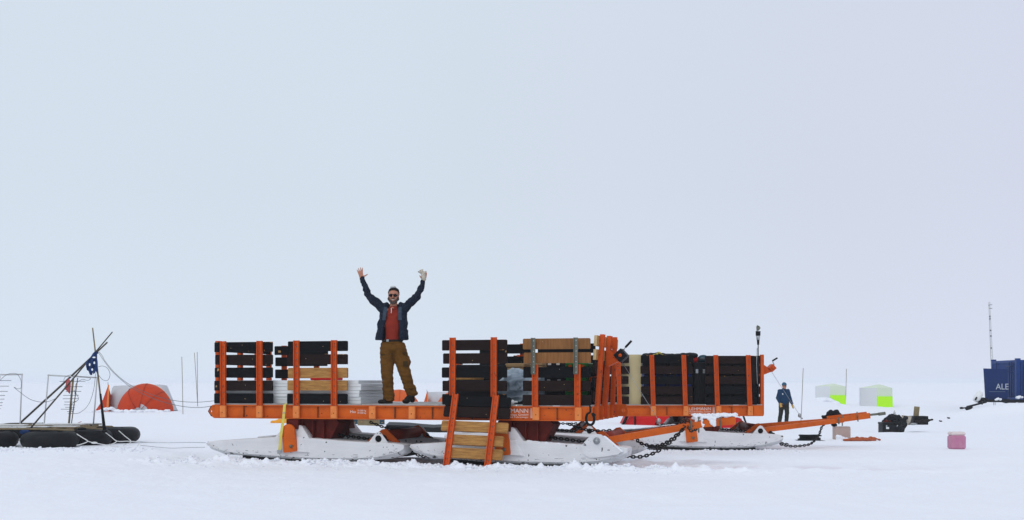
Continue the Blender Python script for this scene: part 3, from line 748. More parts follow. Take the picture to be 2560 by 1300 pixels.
# yellow ratchet strap over the side
mb = MB(); us = puN(716)
pl = [(us+.0, -.004, .894), (us, -.0605, .87), (us-.02, -.0605, .66), (us-.055, -.075, .40), (us-.075, -.085, .16)]
for a, b_ in zip(pl[:-1], pl[1:]):
    a, b_ = Vector(a), Vector(b_); w = Vector((.022, 0, 0)); t = Vector((0, -.004, 0))
    mb.add([a-w, a+w, b_+w, b_-w, a-w+t, a+w+t, b_+w+t, b_-w+t], [[0, 1, 2, 3], [7, 6, 5, 4], [0, 4, 5, 1], [1, 5, 6, 2], [2, 6, 7, 3], [3, 7, 4, 0]])
p = Vector(pl[-1]); mb.box((p.x-.03, p.y-.012, p.z-.03), (p.x+.03, p.y+.012, p.z+.03), 1)
mb.tube([p+Vector((0, -.0, -.03)), p+Vector((.03, 0, -.07)), p+Vector((0, 0, -.09)), p+Vector((-.02, 0, -.07))], .008, 8, 1)
mb.box((us-.03, -.075, .745), (us+.01, -.064, .757), 1)
def sled_place(root): return W[root]
def thing_in(root, mb, name, mats, **kw):           # a separate thing placed with a sled's own axes
    Mx = W[root]; mb.v = [Mx @ v for v in mb.v]
    return mb.build(name, mats, None, **kw)
thing_in(sledN, mb, 'ratchet_strap', ['yellow', 'steel'], label='yellow ratchet strap hanging from the deck edge down to the white ski', cat='strap')
# leaning spare panel
pz_ = MB()
tw = boards_mb(0, 1.0, -.0, .045, 'knw', tops=[1.085, .915, .705], hh=.150)
t2 = boards_mb(.14, .955, -.0, .045, 'ww', tops=[.505, .30], hh=.150); tw.add(t2.v, t2.f, 2)
def leanM():
    # panel axes: x along, z up; tipped back against the beam and rolled a little
    base = Vector((puN(1089, -.42), -.42, .0))
    up = Vector((.033, .34, 1.0)).normalized(); ax = Vector((1, -.0, -.022)).normalized()
    nn = ax.cross(up).normalized(); ax = up.cross(nn).normalized()*-1
    ax = (Vector((1, 0, -.03))).normalized(); nn = up.cross(ax).normalized()
    m_ = Matrix((ax, nn, up)).transposed().to_4x4(); m_.translation = base; return m_
LM = W[sledN] @ leanM()
pr = empty('side_panel', LM.translation, YN, 'loose five board panel with two orange posts leaning against the front sled', 'panel')
tw.v = [LM @ v for v in tw.v]; tw.build('boards', BM, pr, world=True)
for u in (.165, .775):
    q_ = post_mb(u, -.052, -.001, -.03, 1.10, w=.088); q_.v = [LM @ v for v in q_.v]; q_.build('stake', ['orange_post', 'steel_olive'], pr, world=True)
# ---- far sled
YF = R(1.2); X0F, Y0F, Z0F = -1.20, 22.45, -.105; LF = 6.053; WF = 2.2
puF, pzF = make_frame(X0F, Y0F, YF, Z0F)
LFx = puF(1908)
X0F += LFx-LF; puF, pzF = make_frame(X0F, Y0F, YF, Z0F)
lk = -.035
def bF(a, b_, posts, cols): return bank(puF, a, b_, posts, cols, lean=lk)
nearF = [bF(1123, 1253, (1142, 1223), 'knknk'), bF(1283, 1413, (1302, 1383), 'knknk'), bF(1443, 1573, (1462, 1549), 'nnnnn'),
         bF(1603, 1733, (1633, 1713), 'knknn'), bF(1763, 1893, (1793, 1874), 'nnnkk')]
farF = [(a, b_, [(u, 0) for u, l in p], c, t, e) for a, b_, p, c, t, e in nearF[2:]]
optsF = dict(ribs=[1668, 1830, 1500], sockets=(1142, 1223, 1302, 1383, 1462, 1549, 1633, 1714, 1796, 1875), head=False,
             hposts=[(.09, 0, .10), (1.0, 0, .12), (2.05, 0, .10)], winch=(LF+.03, .60, 1.55, 'orange_post'), wsize=.058, crank=(.0, .14, .10, .20), xl=.06,
             arms=(puF(1728)-3.35, puF(1728)), plate=False)
sledF, deckF = make_sled('cargo_sled', (X0F, Y0F, Z0F), YF, puF, LF, WF, nearF, farF,
    'loaded orange cargo sled standing behind and right of the front one, full of black cases', 'orange cargo sleds on white skis', optsF)
lettering(sledF, puF, 1723, 1778, 'LEHMANN', 0, None)
ulF = optsF['arms'][1]+1.38
dbF, taF, cF = drawbar(sledF, ulF, LF, WF, LF+2.43, (.55, .64), rod=.34, tl=1.75)
mb = MB()
chain(mb, [(ulF+.25, .3, .33), (ulF+.42, .3, .20), (ulF-.16+.62, .4, .10), (ulF-.16+.85, .45, .05), (ulF-.16+1.1, .5, .06), (ulF-.16+1.3, .6, .10), (ulF-.16+1.5, .8, .25), (ulF-.16+1.6, .9, .42), (ulF-.16+1.75, .95, .55), (ulF-.16+1.85, 1.0, .53)], r=.011, ln=.08, wd=.056, pitch=.05); mb.build('tow_chain', 'chain', sledF)
mb = MB()
chain(mb, [(ulF+.20, .5, .40), (ulF+.36, .5, .28), (ulF-.16+.52, .5, .16), (ulF-.16+.8, .5, .08)], r=.011, ln=.08, wd=.056, pitch=.05)
mb.build('tow_chain', 'chain', sledF)
mb = MB(); mb.tube([(LF+.31, .60, 1.53), (LF+.98, .95, .64)], .0035, 6); mb.ell((LF+.97, .95, .645), (.035, .03, .045)); mb.tube([(LF+.97, .95, .62), (LF+1.03, .95, .58)], .013, 8)
mb.build('winch_cable', 'steel', sledF)
# ================================================================== LOAD ON THE NEAR SLED
def px_box(root, pu, px0, px1, v0, v1, z0, z1, mb=None, mi=0, bev=0):
    mb = mb or MB(); mb.box((pu(px0, v0), v0, z0), (pu(px1, v0), v1, z1), mi, bev=bev); return mb
z = DECK+.001
hs = [.055, .048, .05, .05, .055, .045, .055]
uA0, uA1 = puN(530, .12), puN(903, .12)
dz = [(0, .0), (.0, -.02), (0, -.03), (.0, -.03), (0, -.01), (.0, .0), (0, -.05)]
for i, hh in enumerate(hs):
    mb = MB(); j = random.uniform(-.02, .02)
    a, b_ = uA0+.06+j, uA1+dz[i][1]+random.uniform(-.01, .01)
    mb.box((a, .12+random.uniform(0, .02), z), (b_, 1.28, z+hh-.003), bev=.002)
    mb.box((b_+.0003, .125, z+.002), (b_+.0015, 1.275, z+hh-.005), 1, bev=.0003)  # thin sheet carrying the painted shade of the end face
    pos = ['lowest', 'second from the bottom', 'third from the bottom', 'middle', 'third from the top', 'second from the top', 'topmost'][i]
    thing_in(sledN, mb, 'foam_board', ['foam', 'foam_end_shade'], label=f'white foam insulation board, {pos} of the stack on the front sled', cat='foam board', group='white foam boards stacked on the front sled')
    z += hh
zt = z
mb = MB(); ua = puN(775, .9); mb.box((ua, .9, zt+.0), (ua+.42, 1.25, zt+.115), bev=.012)
mb.box((ua+.1, .888, zt+.09), (ua+.3, .899, zt+.105), 1); mb.tube([(ua+.12, 1.07, zt+.118), (ua+.15, 1.07, zt+.14), (ua+.27, 1.07, zt+.14), (ua+.3, 1.07, zt+.118)], .009, 8, 1)
thing_in(sledN, mb, 'tool_case', ['red', 'black'], label='flat red case lying on the foam boards behind the bare wood slats', cat='case')
# right half of the near deck
def case(root, u0, u1, v0, v1, z0, z1, mats, label, cat, name='equipment_case', group=None, latch=True, ribs=0):
    mb = MB(); mb.box((u0, v0, z0), (u1, v1, z1-.2*(z1-z0)-.003), bev=.012); mb.box((u0-.006, v0-.006, z1-.2*(z1-z0)), (u1+.006, v1+.006, z1), bev=.012)
    if latch:
        for t in (.22, .78):
            u = u0+(u1-u0)*t; zz = z1-.2*(z1-z0); mb.box((u-.025, v0-.02, zz-.05), (u+.025, v0-.0075, zz+.03), 1)
    for k in range(ribs):
        u = u0+(u1-u0)*(k+.5)/ribs; mb.box((u-.012, v0-.018, z0+.03), (u+.012, v0-.001, z1-.25*(z1-z0)))
    return thing_in(root, mb, name, mats, label=label, cat=cat, group=group)
D = DECK+.001
v = .35
case(sledN, puN(1412, v), puN(1468, v), v, 1.0, D, D+.30, ['green', 'orange_post'], 'lower green plastic crate with orange clips at the front sled end', 'crate', 'crate', 'green crates on the front sled', True, 4)
case(sledN, puN(1414, v), puN(1469, v), v, 1.0, D+.301, D+.61, ['green', 'orange_post'], 'upper green plastic crate with orange clips at the front sled end', 'crate', 'crate', 'green crates on the front sled', True, 4)
case(sledN, puN(1473, .5), puN(1493, .5), .5, 1.3, D, D+.47, ['black', 'orange_post'], 'narrow black case with orange latches beside the green crates', 'case')
case(sledN, puN(1362, v), puN(1408, v), v, 1.1, D, D+.42, ['black', 'steel'], 'black case with silver latches beside the green crates, near the grey tarp', 'case')
case(sledN, puN(1366, .5), puN(1404, .5), .5, 1.0, D+.421, D+.68, ['blackcloth', 'text'], 'small black box with white marks stacked on the black case', 'box')
case(sledN, puN(1120, .6), puN(1245, .6), .6, 1.5, D, D+.36, ['black', 'steel'], 'wide black trunk behind the slats left of the tarp', 'trunk')
case(sledN, puN(1140, 1.2), puN(1262, 1.2), 1.2, 2.05, D+.361, D+.60, ['blackcloth', 'black'], 'black soft bag lying on the wide black trunk', 'bag')
mb = MB()
for k in range(4): mb.box((puN(1140, 1.0), .62+k*.13, D+.361), (puN(1204, 1.0), .74+k*.13, D+.40+.01*k))
for k in range(3): mb.box((puN(1142, 1.0), .66+k*.13, D+.411), (puN(1200, 1.0), .77+k*.13, D+.44+.01*k))
thing_in(sledN, mb, 'plank_bundle', 'board_wood', label='bundle of rough wood planks lying on the wide black trunk', cat='planks')
case(sledN, puN(1266, 1.3), puN(1312, 1.3), 1.25, 1.75, D+.30, D+.62, ['card', 'card'], 'brown cardboard box rising behind the grey tarp', 'box', 'cardboard_box', None, False)
case(sledN, puN(1262, 1.3), puN(1318, 1.3), 1.2, 2.0, D, D+.298, ['black', 'steel'], 'black crate carrying the brown cardboard box behind the tarp', 'crate', 'crate')
case(sledN, puN(1330, 1.1), puN(1355, 1.1), 1.15, 1.7, D, D+.72, ['card', 'card'], 'tall tan board box behind the plywood slats of the front sled', 'box', 'cardboard_box', None, False)
# grey tarp
tb = MB()
for (a, b_, vv, zz, r) in [(1250, 0, .30, .30, .05), (1262, 0, .45, .25, .12), (1285, 0, .5, .30, .17), (1300, 0, .55, .22, .2), (1325, 0, .55, .24, .18), (1345, 0, .5, .22, .13), (1285, 0, .8, .42, .13), (1310, 0, .8, .40, .13), (1275, 0, .5, .15, .12), (1300, 0, .5, .10, .15), (1330, 0, .5, .1, .15), (1360, 0, .5, .30, .07)]:
    tb.ell((puN(a, vv), vv, D+zz), (r*1.3, r, r*.8))
for (a, c_) in ((1240, 1300), (1290, 1375)):
    tb.cap((puN(a, .3), .3, D+.27), .02, (puN(c_, .6), .6, D+.38), .06)
tb.v = [W[sledN] @ v_ for v_ in tb.v]
def tdisp(c): return .055*(.5-abs(noise.noise(Vector((c.x*4+c.z*5, c.y*5, c.z*9-c.x*4)))*2.6))+.014*noise.noise(c*19)
tp = remesh(tb, 'tarp', 'tarp', .018, None, 2, disp=tdisp, label='crumpled blue grey tarp heaped between the slat panels of the front sled', cat='tarp')
mb = MB(); p = (puN(1281, .16), .16, D+.035); mb.ell(p, (.035, .035, .036)); mb.tube([(p[0]+.02, .16, p[2]), (p[0]+.075, .17, p[2]+.005)], .014, 10, 0)
thing_in(sledN, mb, 'bottle', 'rope', label='small round white bottle on the deck under the grey tarp', cat='bottle')
# ================================================================== LOAD ON THE FAR SLED
v = .18
mb = MB(); mb.box((puF(1536, .10), .10, D), (puF(1604, .10), .125, D+.97), bev=.002)
mb.box((puF(1536, .10)+.001, .126, D), (puF(1604, .10)-.001, .21, D+.965), 1, bev=.002)
thing_in(sledF, mb, 'plywood_sheet', ['beigeply', 'board_wood'], label='tall beige plywood sheet standing upright on the rear sled', cat='plywood')
specs = [(1608, 1668, D, D+.30, 'lowest black case left of the first rear post'), (1670, 1731, D, D+.30, 'lowest black case in the middle of the rear sled'),
         (1608, 1668, D+.65, D+.93, 'upper black case beside the beige plywood'), (1672, 1731, D+.65, D+.93, 'upper black case behind the middle slats of the rear sled')]
for a, b_, z0, z1, lb in specs: case(sledF, puF(a, v), puF(b_, v), v, 1.0, z0, z1, ['black', 'steel_olive'], lb, 'case', group='black cases on the rear sled')
for a, b_, lb in ((1610, 1666, 'blue plastic tub between black cases beside the beige plywood'), (1672, 1729, 'blue plastic tub between black cases in the middle of the rear sled')):
    case(sledF, puF(a, v), puF(b_, v), v, 1.0, D+.301, D+.649, ['blue', 'black'], lb, 'tub', 'tub', 'blue tubs on the rear sled')
case(sledF, puF(1735, .25), puF(1767, .25), .25, 1.1, D, D+.82, ['black', 'steel'], 'tall black ribbed bin in the gap between the rear sled panels', 'bin', 'bin', None, True, 3)
for a, b_, lb in ((1770, 1830, 'big black case behind the right slats, nearer the middle'), (1832, 1898, 'big black case behind the right slats at the rear sled end')):
    case(sledF, puF(a, v), puF(b_, v), v, 1.2, D, D+.90, ['black', 'steel_olive'], lb, 'case', group='black cases on the rear sled')
bb = MB(); u0 = puF(1612, .4)
for t in range(10): bb.ell((u0+.05+t*.105, .55, D+.955+.012*math.sin(t)), (.09, .22, .055))
bb.v = [W[sledF] @ v_ for v_ in bb.v]
bag = remesh(bb, 'duffel_bag', 'blackcloth', .02, None, 3, disp=lambda c: .012*noise.noise(c*9), label='long black duffel bag lying on top of the rear sled load', cat='bag')
mb = MB(); p = Vector((puF(1647, .35), .35, D+1.0))
for k in range(9): mb.ell(p+Vector((random.uniform(-.035, .035), random.uniform(-.02, .02), random.uniform(-.02, .025))), (.022, .018, .012), seg=8)
mb.tube([p+Vector((-.12, 0, -.03)), p, p+Vector((.09, 0, -.03))], .008, 6)
thing_in(sledF, mb, 'strap', 'yellow', label='yellow knotted strap on top of the black duffel bag', cat='strap')
mb = MB(); p = (puF(1737, .5), .5, D+.88); mb.ell(p, (.075, .08, .075)); mb.tube([(p[0], .5, p[2]+.06), (p[0], .5, p[2]+.085)], .015, 8, 0)
thing_in(sledF, mb, 'red_bag', 'red', label='round red bag end poking up above the black ribbed bin', cat='bag')
mb = MB(); p = (puF(1758, .5), .5, D+.885); mb.ell(p, (.12, .12, .09)); mb.ell((p[0]-.03, .40, p[2]+.01), (.05, .03, .03), 1)
thing_in(sledF, mb, 'stuff_sack', ['teal', 'wire'], label='dark teal stuff sack poking up beside the red bag', cat='bag')
# tall tool standing at the end of the far sled
mb = MB(); u = puF(1896, -.12); vv = -.10; Z = lambda py: pzF(py, u, vv)
mb.tube([(u+.01, vv, Z(1008)), (u, vv, Z(905)), (u, vv, Z(862))], [.010, .011, .010], 8, 0)
mb.tube([(u, vv, Z(862)), (u, vv, Z(850))], [.020, .026], 10, 1); mb.tube([(u-.0, vv, Z(850)), (u-.002, vv, Z(838))], [.030, .040], 10, 2)
mb.tube([(u-.002, vv, Z(839)), (u-.002, vv, Z(828))], [.045, .048], 10, 1); mb.prism([(u-.03, Z(828)), (u+.015, Z(826)), (u+.045, Z(820)), (u+.02, Z(815)), (u-.02, Z(813)), (u-.035, Z(817))], vv-.012, vv+.012, mi=3)
mb.tube([(u-.02, vv, Z(870)), (u-.03, vv, Z(910)), (u-.015, vv, Z(960))], .007, 6, 2)
thing_in(sledF, mb, 'ice_auger', ['black', 'rubber', 'steel', 'steel_olive'], label='tall black pole tool with silver clamp head at the rear sled end', cat='tool')
# black bag hung on the far drawbar
bb = MB(); 
for (px, py, r) in ((2062, 1041, .06), (2075, 1036, .08), (2088, 1036, .09), (2098, 1041, .07), (2092, 1027, .04), (2076, 1026, .03), (2086, 1062, .055)):
    p = at(px, py, 23.95); bb.ell(p, (r*1.2, r, r*.9))
remesh(bb, 'kit_bag', 'blackcloth', .014, None, 1, disp=lambda c: .018*(.4-abs(noise.noise(c*10))*2.2)+.008*noise.noise(c*24), label='black kit bag lying over the drawbar of the rear sled', cat='bag')
# ================================================================== THE TWO PEOPLE
def wr(amp, f=(9, 9, 22)):
    return lambda c: amp*noise.noise(Vector((c.x*f[0], c.y*f[1], c.z*f[2])))+amp*.4*noise.noise(c*45)
def hand(mb, wrist, d, side, palmn, curl=0.1, s=1.0, spread=1.0, thumb=None):
    """palm + four fingers + thumb; d = direction of fingers, side = towards thumb"""
    d = Vector(d).normalized(); side = Vector(side); side = (side-d*side.dot(d)).normalized(); n = d.cross(side).normalized()*palmn
    w = Vector(wrist); pc = w+d*.05*s
    for k in range(5): 
        q = w+d*(.012+.019*k)*s
        for t in (-.026, -.009, .009, .026): mb.ell(q+side*t*s*(.75+.07*k), .0135*s, seg=10)
    for i, (t, ln) in enumerate(((.030, .070), (.011, .080), (-.010, .075), (-.030, .058))):
        b = w+d*.088*s+side*t*s; dd = (d+side*t*5.5*spread).normalized()
        a1 = curl*.9; a2 = curl*1.8
        p1 = b+dd*ln*.45*s+n*math.sin(a1)*ln*.2*s
        p2 = p1+(dd*math.cos(a1*1.5)+n*math.sin(a1*1.5))*ln*.32*s
        p3 = p2+(dd*math.cos(a2*1.4)+n*math.sin(a2*1.4))*ln*.26*s
        mb.cap(b, .0095*s, p1, .0088*s, n=8); mb.cap(p1, .0088*s, p2, .0082*s, n=8); mb.cap(p2, .0082*s, p3, .007*s, n=8)
    tb_ = w+d*.025*s+side*.034*s; td = (thumb or (side*.8+d*.55)).normalized() if thumb is not None else (side*.8+d*.55).normalized()
    p1 = tb_+td*.035*s; p2 = p1+(td*.9+d*.15).normalized()*.032*s
    mb.cap(tb_, .013*s, p1, .0105*s, n=8); mb.cap(p1, .0105*s, p2, .0085*s, n=8)
# ---- waving man
YM = 17.77; sM = F/YM; ox = (983-1280)/sM
def m1(px, py, dy=0): return Vector(((px-983)/sM+ox, YM+dy, H-(py-HZ)/sM))
feet = m1(983, 1009)
man = empty('person', (feet.x, YM, DECK), 0, 'man in navy jacket and red shirt with both arms raised on the front sled', 'person')
hd = MB()
c = m1(984, 740)
hd.ell(c+Vector((0, .01, .015)), (.080, .094, .106), seg=24); hd.ell(c+Vector((0, -.02, -.045)), (.066, .070, .078), seg=20); hd.ell(c+Vector((0, -.055, -.095)), (.030, .025, .028))
hd.ell(c+Vector((0, -.104, -.018)), (.012, .020, .022)); hd.ell(c+Vector((0, -.098, .006)), (.009, .012, .022))
for s_ in (-1, 1):
    hd.ell(c+Vector((s_*.075, .005, -.005)), (.010, .018, .030)); hd.ell(c+Vector((s_*.034, -.072, -.030)), (.022, .018, .018)); hd.ell(c+Vector((s_*.03, -.083, .030)), (.022, .012, .008))
hd.cap(c+Vector((0, .02, -.06)), .054, m1(984, 774), .062)
hd.cap(m1(984, 772), .06, m1(984, 800), .09); hd.ell(m1(984, 810), (.13, .08, .12)); hd.ell(m1(982, 860), (.13, .09, .12))
shL, shR = m1(961, 776), m1(1008, 777); elL, elR = m1(922, 741, -.02), m1(1043, 742, -.02); wrL, wrR = m1(907, 700, -.05), m1(1059, 705, -.06)
for a, e, w_ in ((shL, elL, wrL), (shR, elR, wrR)):
    hd.cap(m1(984, 785), .06, a, .055); hd.cap(a, .050, e, .040); hd.cap(e, .040, w_, .024)
hpL, hpR = m1(967, 868), m1(997, 868); knL, knR = m1(969, 935, -.04), m1(1013, 932, -.04); anL, anR = m1(973, 995), m1(1029, 985, .06)
for a, e, w_ in ((hpL, knL, anL), (hpR, knR, anR)): hd.cap(a, .085, e, .055); hd.cap(e, .055, w_, .04)
hand(hd, m1(905.5, 697, -.05), Vector((-.22, -.05, 1)), Vector((1, 0, -.05)), 1, curl=.12, spread=1.3, thumb=Vector((.95, -.1, .42)))
hand(hd, m1(1060.5, 702, -.06), Vector((.10, -.05, 1)), Vector((-1, -.35, 0)), -1, curl=.85, spread=.4, thumb=Vector((-.5, -.7, .6)))
remesh(hd, 'body', 'skin', .0055, man, 2, world=True)
# smile and teeth
mb = MB(); mb.ell(c+Vector((0, -.086, -.062)), (.021, .008, .006)); mb.build('teeth', 'rope', man, world=True)
hb_ = MB()
for k in range(60):
    a = random.uniform(-1.2, 1.2); ph = random.uniform(.35, 1.5)
    hb_.ell(c+Vector((math.sin(a)*.076*math.cos(ph*.5), .02-.06*math.cos(a)*(ph < 1) * .9, .055+.045*math.sin(ph)+random.uniform(0, .01))), (.016, .02, .014), seg=8)
hb_.ell(c+Vector((0, .035, .045)), (.090, .084, .094)); hb_.ell(c+Vector((0, -.045, .100)), (.052, .03, .020)); hb_.ell(c+Vector((-.04, -.03, .092)), (.03, .03, .02)); hb_.ell(c+Vector((.045, -.03, .092)), (.03, .03, .02))
remesh(hb_, 'hair', 'hair', .008, man, 1, disp=lambda q: .006*noise.noise(q*60), world=True)
bd = MB()
for s_ in (-1, 1):
    for k in range(7):
        t = k/6; bd.ell(c+Vector((s_*(.074-.045*t), -.030-.054*t, -.045-.055*t)), (.018, .020, .026), seg=10)
bd.ell(c+Vector((0, -.082, -.108)), (.036, .020, .026)); bd.ell(c+Vector((0, -.097, -.045)), (.034, .010, .008))
remesh(bd, 'beard', 'beard', .006, man, 1, disp=lambda q: .004*noise.noise(q*80), world=True)
mb = MB()
for s_ in (-1, 1): mb.ell(c+Vector((s_*.033, -.098, .004)), (.030, .014, .023), seg=14); mb.tube([c+Vector((s_*.058, -.092, .010)), c+Vector((s_*.082, .01, .012))], .004, 6)
mb.tube([c+Vector((-.01, -.108, .012)), c+Vector((.01, -.108, .012))], .006, 6)
g_ = mb.build('sunglasses', mat('dark_lens', (.006, .006, .007), .12), man, world=True)
mb = MB()
for t in range(9):
    a = math.pi*t/8
for s_ in (-1, 1): pass
mb.ell(c+Vector((-.008, -.01, .136)), (.046, .05, .020))  # white blob added as a painted highlight on top of the hair
mb.build('cap', 'pvc', man, world=True)
sh = MB()
sh.ell(m1(984, 790), (.15, .095, .13)); sh.cap(m1(982, 800, 0), .115, m1(981, 845), .118); sh.ell(m1(984, 771, -.0), (.085, .08, .05)); sh.ell(m1(981, 850), (.135, .105, .05))
sh.ell(m1(982, 815, -.02), (.125, .10, .18)); sh.cap(m1(981, 775, -.045), .035, m1(983, 790, -.07), .03)
remesh(sh, 'shirt', 'shirt', .012, man, 4, disp=wr(.007, (7, 7, 14)), world=True)
mb = MB(); mb.tube([m1(980, 771, -.112), m1(980.5, 777, -.118), m1(980, 784, -.122)], .006, 6); mb.ell(m1(983, 770.5, -.085), (.018, .03, .014), 1)
mb.build('zip', ['rope', 'skin'], man, world=True)
jk = MB()
jk.ell(m1(984, 783, .015), (.165, .105, .10))
jk.cap(m1(966, 788, .01), .105, m1(957, 848, .01), .118); jk.cap(m1(1001, 788, .01), .105, m1(1002, 848, .01), .118); jk.cap(m1(984, 788, .03), .10, m1(980, 848, .03), .12)
jk.cap(m1(966, 778), .082, elL, .058); jk.cap(elL, .058, m1(909, 706, -.045), .043); jk.cap(m1(1003, 778), .082, elR, .058); jk.cap(elR, .058, m1(1057.5, 709, -.055), .041)
jk.cap(m1(909, 706, -.045), .043, m1(907, 699, -.05), .045); jk.cap(m1(1057.5, 709, -.055), .041, m1(1058, 705, -.055), .042)
jk.ell(m1(965, 765, -.0), (.05, .075, .065)); jk.ell(m1(1003, 766, -.0), (.05, .075, .065)); jk.ell(m1(984, 766, .06), (.10, .05, .06))
fx0 = lambda z: ox+(-.132+.075*float(S(z, m1(0, 850).z, m1(0, 765).z))-.02)
fx1 = lambda z: ox+(.100-.025*float(S(z, m1(0, 850).z, m1(0, 765).z)))
zlo, zhi = m1(0, 862).z, m1(0, 757).z
def jwarp(co, n):
    zh = m1(0, 849).z-.02*abs(co.x-ox)
    if co.z < zh and abs(co.x-ox) < .4: co = co.copy(); co.z = zh+(co.z-zh)*.06
    if co.y < YM+.02 and fx0(co.z) < co.x < fx1(co.z) and co.z < zhi+.05:
        co = co.copy(); co.y = YM+.02+(YM+.02-co.y)*-.1+.03
    return co
def jpaint(c_, n):
    if c_.z > m1(0, 800).z and c_.y < YM-.03 and (abs(c_.x-fx0(c_.z)) < .06 or abs(c_.x-fx1(c_.z)) < .06) and m1(0, 800).z < c_.z < m1(0, 768).z: return 1
    return 0
jkt = remesh(jk, 'jacket', ['jacket', 'jacketpanel'], .010, man, 3, disp=lambda q_: .016*noise.noise(Vector((q_.x*11, q_.y*8, q_.z*15)))+.010*(.4-abs(noise.noise(Vector((q_.x*16+q_.z*14, q_.y*10, q_.z*16-q_.x*10))))*1.8), warp=jwarp, paint=jpaint, world=True)
tr = MB()
tr.ell(m1(981, 858), (.165, .115, .07)); tr.ell(m1(981, 870), (.175, .125, .09))
tr.cap(hpL, .108, m1(968, 905, -.01), .108); tr.cap(m1(968, 905, -.01), .108, knL, .095); tr.cap(knL, .095, m1(970, 965), .085); tr.cap(m1(970, 965), .085, m1(972, 996), .088)
tr.cap(m1(998, 870), .108, m1(1004, 900, -.01), .108); tr.cap(m1(1004, 900, -.01), .108, m1(1014, 935, -.04), .092); tr.cap(m1(1014, 935, -.04), .092, m1(1022, 962, 0), .082); tr.cap(m1(1022, 962), .082, m1(1027, 978, .03), .088)
tr.ell(m1(1019, 903, -.02), (.05, .07, .08)); tr.ell(m1(972, 1000), (.092, .09, .03)); tr.ell(m1(1024, 970, 0), (.10, .085, .03)); tr.ell(m1(1030, 984, .03), (.085, .08, .035))
def tdp(q):
    b = noise.noise(Vector((q.x*6, q.y*6, q.z*26)))
    return .009*(.4-abs(noise.noise(Vector((q.x*13, q.y*9, q.z*19+q.x*9))))*1.9)+.011*b*(.5+.8*float(S(-q.z, -m1(0, 930).z, -m1(0, 985).z)))+.007*noise.noise(q*22)
remesh(tr, 'trousers', 'trousers', .010, man, 3, disp=tdp, world=True)
mb = MB()
for (a, b_, y0, y1, dy) in ((953, 964, 886, 888.5, -.098), (1008, 1019, 881, 884, -.115)):
    p, q = m1(a, y0, dy), m1(b_, y1, dy); mb.box((min(p.x, q.x), p.y-.008, q.z), (max(p.x, q.x), p.y+.03, p.z))
mb.box(m1(1010, 917, -.135), m1(1021, 903, -.11))
mb.build('pocket', 'khaki_dark', man, world=True)
mb = MB(); mb.tube([Vector((m1(981, 853).x+.150*math.cos(t), YM+.106*math.sin(t), m1(0, 852).z)) for t in [2*math.pi*k/24 for k in range(25)]], .016, 8, 0)
mb.box(m1(968, 855, -.125), m1(974, 849, -.113), 1); mb.build('belt', ['hair', 'steel'], man, world=True)
bt = MB()
p = m1(973, 1000); bt.cap(p+Vector((0, .02, .02)), .06, p+Vector((-.01, 0, -.01)), .055); bt.cap(p+Vector((0, .03, -.025)), .045, p+Vector((-.09, -.10, -.03)), .042); bt.ell(p+Vector((-.11, -.115, -.025)), (.055, .05, .035))
bt.box((p.x-.14, YM-.14, DECK+.002), (p.x+.06, YM+.08, DECK+.02), 0)
remesh(bt, 'boot', 'hair', .010, man, 3, world=True)
bt = MB(); p = m1(1026, 992, .03); bt.cap(m1(1029, 983, .05), .065, p, .058); bt.cap(p, .055, m1(1018, 1001, -.05), .050); bt.ell(m1(1015, 1003, -.1), (.052, .065, .036)); bt.ell(m1(1030, 999, .05), (.045, .05, .05))
remesh(bt, 'boot', 'hair', .010, man, 3, world=True)
# plush held up
pl_ = MB(); q = m1(1058, 690, -.085)
pl_.cap(q+Vector((.012, 0, -.035)), .036, q+Vector((.005, 0, .028)), .036); pl_.ell(q+Vector((-.022, -.01, .058)), (.036, .034, .033)); pl_.ell(q+Vector((-.046, -.018, .050)), (.020, .02, .017))
pl_.ell(q+Vector((-.004, 0, .087)), .012); pl_.ell(q+Vector((-.03, .02, .087)), .010); pl_.cap(q+Vector((.02, -.01, .03)), .018, q+Vector((.045, -.02, .055)), .016); pl_.ell(q+Vector((.02, 0, -.055)), (.035, .03, .025))
toy = remesh(pl_, 'soft_toy', 'cream', .006, None, 2, disp=lambda q_: .003*noise.noise(q_*70), label='cream plush animal held up in the waving man\'s right-hand fingers'.replace("right-hand ", ""), cat='toy')
mb = MB(); mb.ell(q+Vector((-.064, -.022, .054)), .0085, 0, 10); mb.ell(q+Vector((-.038, -.038, .068)), .006, 0, 8)
mb.build('nose_and_eye', 'rubber', toy, world=True)
# ---- second man
YP = 44.0; sP = F/YP
def m2(px, py, dy=0): return Vector(((px-1280)/sP, YP+dy, H-(py-HZ)/sP))
gz = float(surf(np.array(m2(1960, 1).x), np.array(YP)))
man2 = empty('person', (m2(1960, 1).x, YP, gz), 0, 'man in blue jacket and blue beanie with yellow gloves, looking down, beyond the drawbar', 'person')
k = (m2(0, 955).z-gz)/1.76
def b2(x, y, z_): return Vector((m2(1960, 0).x+x*k, YP+y*k, gz+z_*k))
bd = MB(); hc = b2(-.0, -.05, 1.60)
bd.ell(hc+Vector((0, .0, .01)), (.075, .092, .11)); bd.ell(hc+Vector((.01, -.04, -.06)), (.055, .06, .06)); bd.ell(hc+Vector((0, -.095, -.02)), (.012, .02, .02))
for s_ in (-1, 1): bd.ell(hc+Vector((s_*.075, 0, -.01)), (.01, .02, .03))
bd.cap(hc+Vector((0, .03, -.05)), .055, b2(0, 0, 1.40), .06); bd.cap(b2(0, 0, 1.35), .12, b2(0, 0, 1.0), .13)
A = [(b2(-.17, 0, 1.38), b2(-.27, -.02, 1.10), b2(-.20, -.16, .88)), (b2(.16, 0, 1.38), b2(.24, 0, 1.10), b2(.33, -.05, .84))]
for a, e, w_ in A: bd.cap(a, .06, e, .045); bd.cap(e, .045, w_, .03)
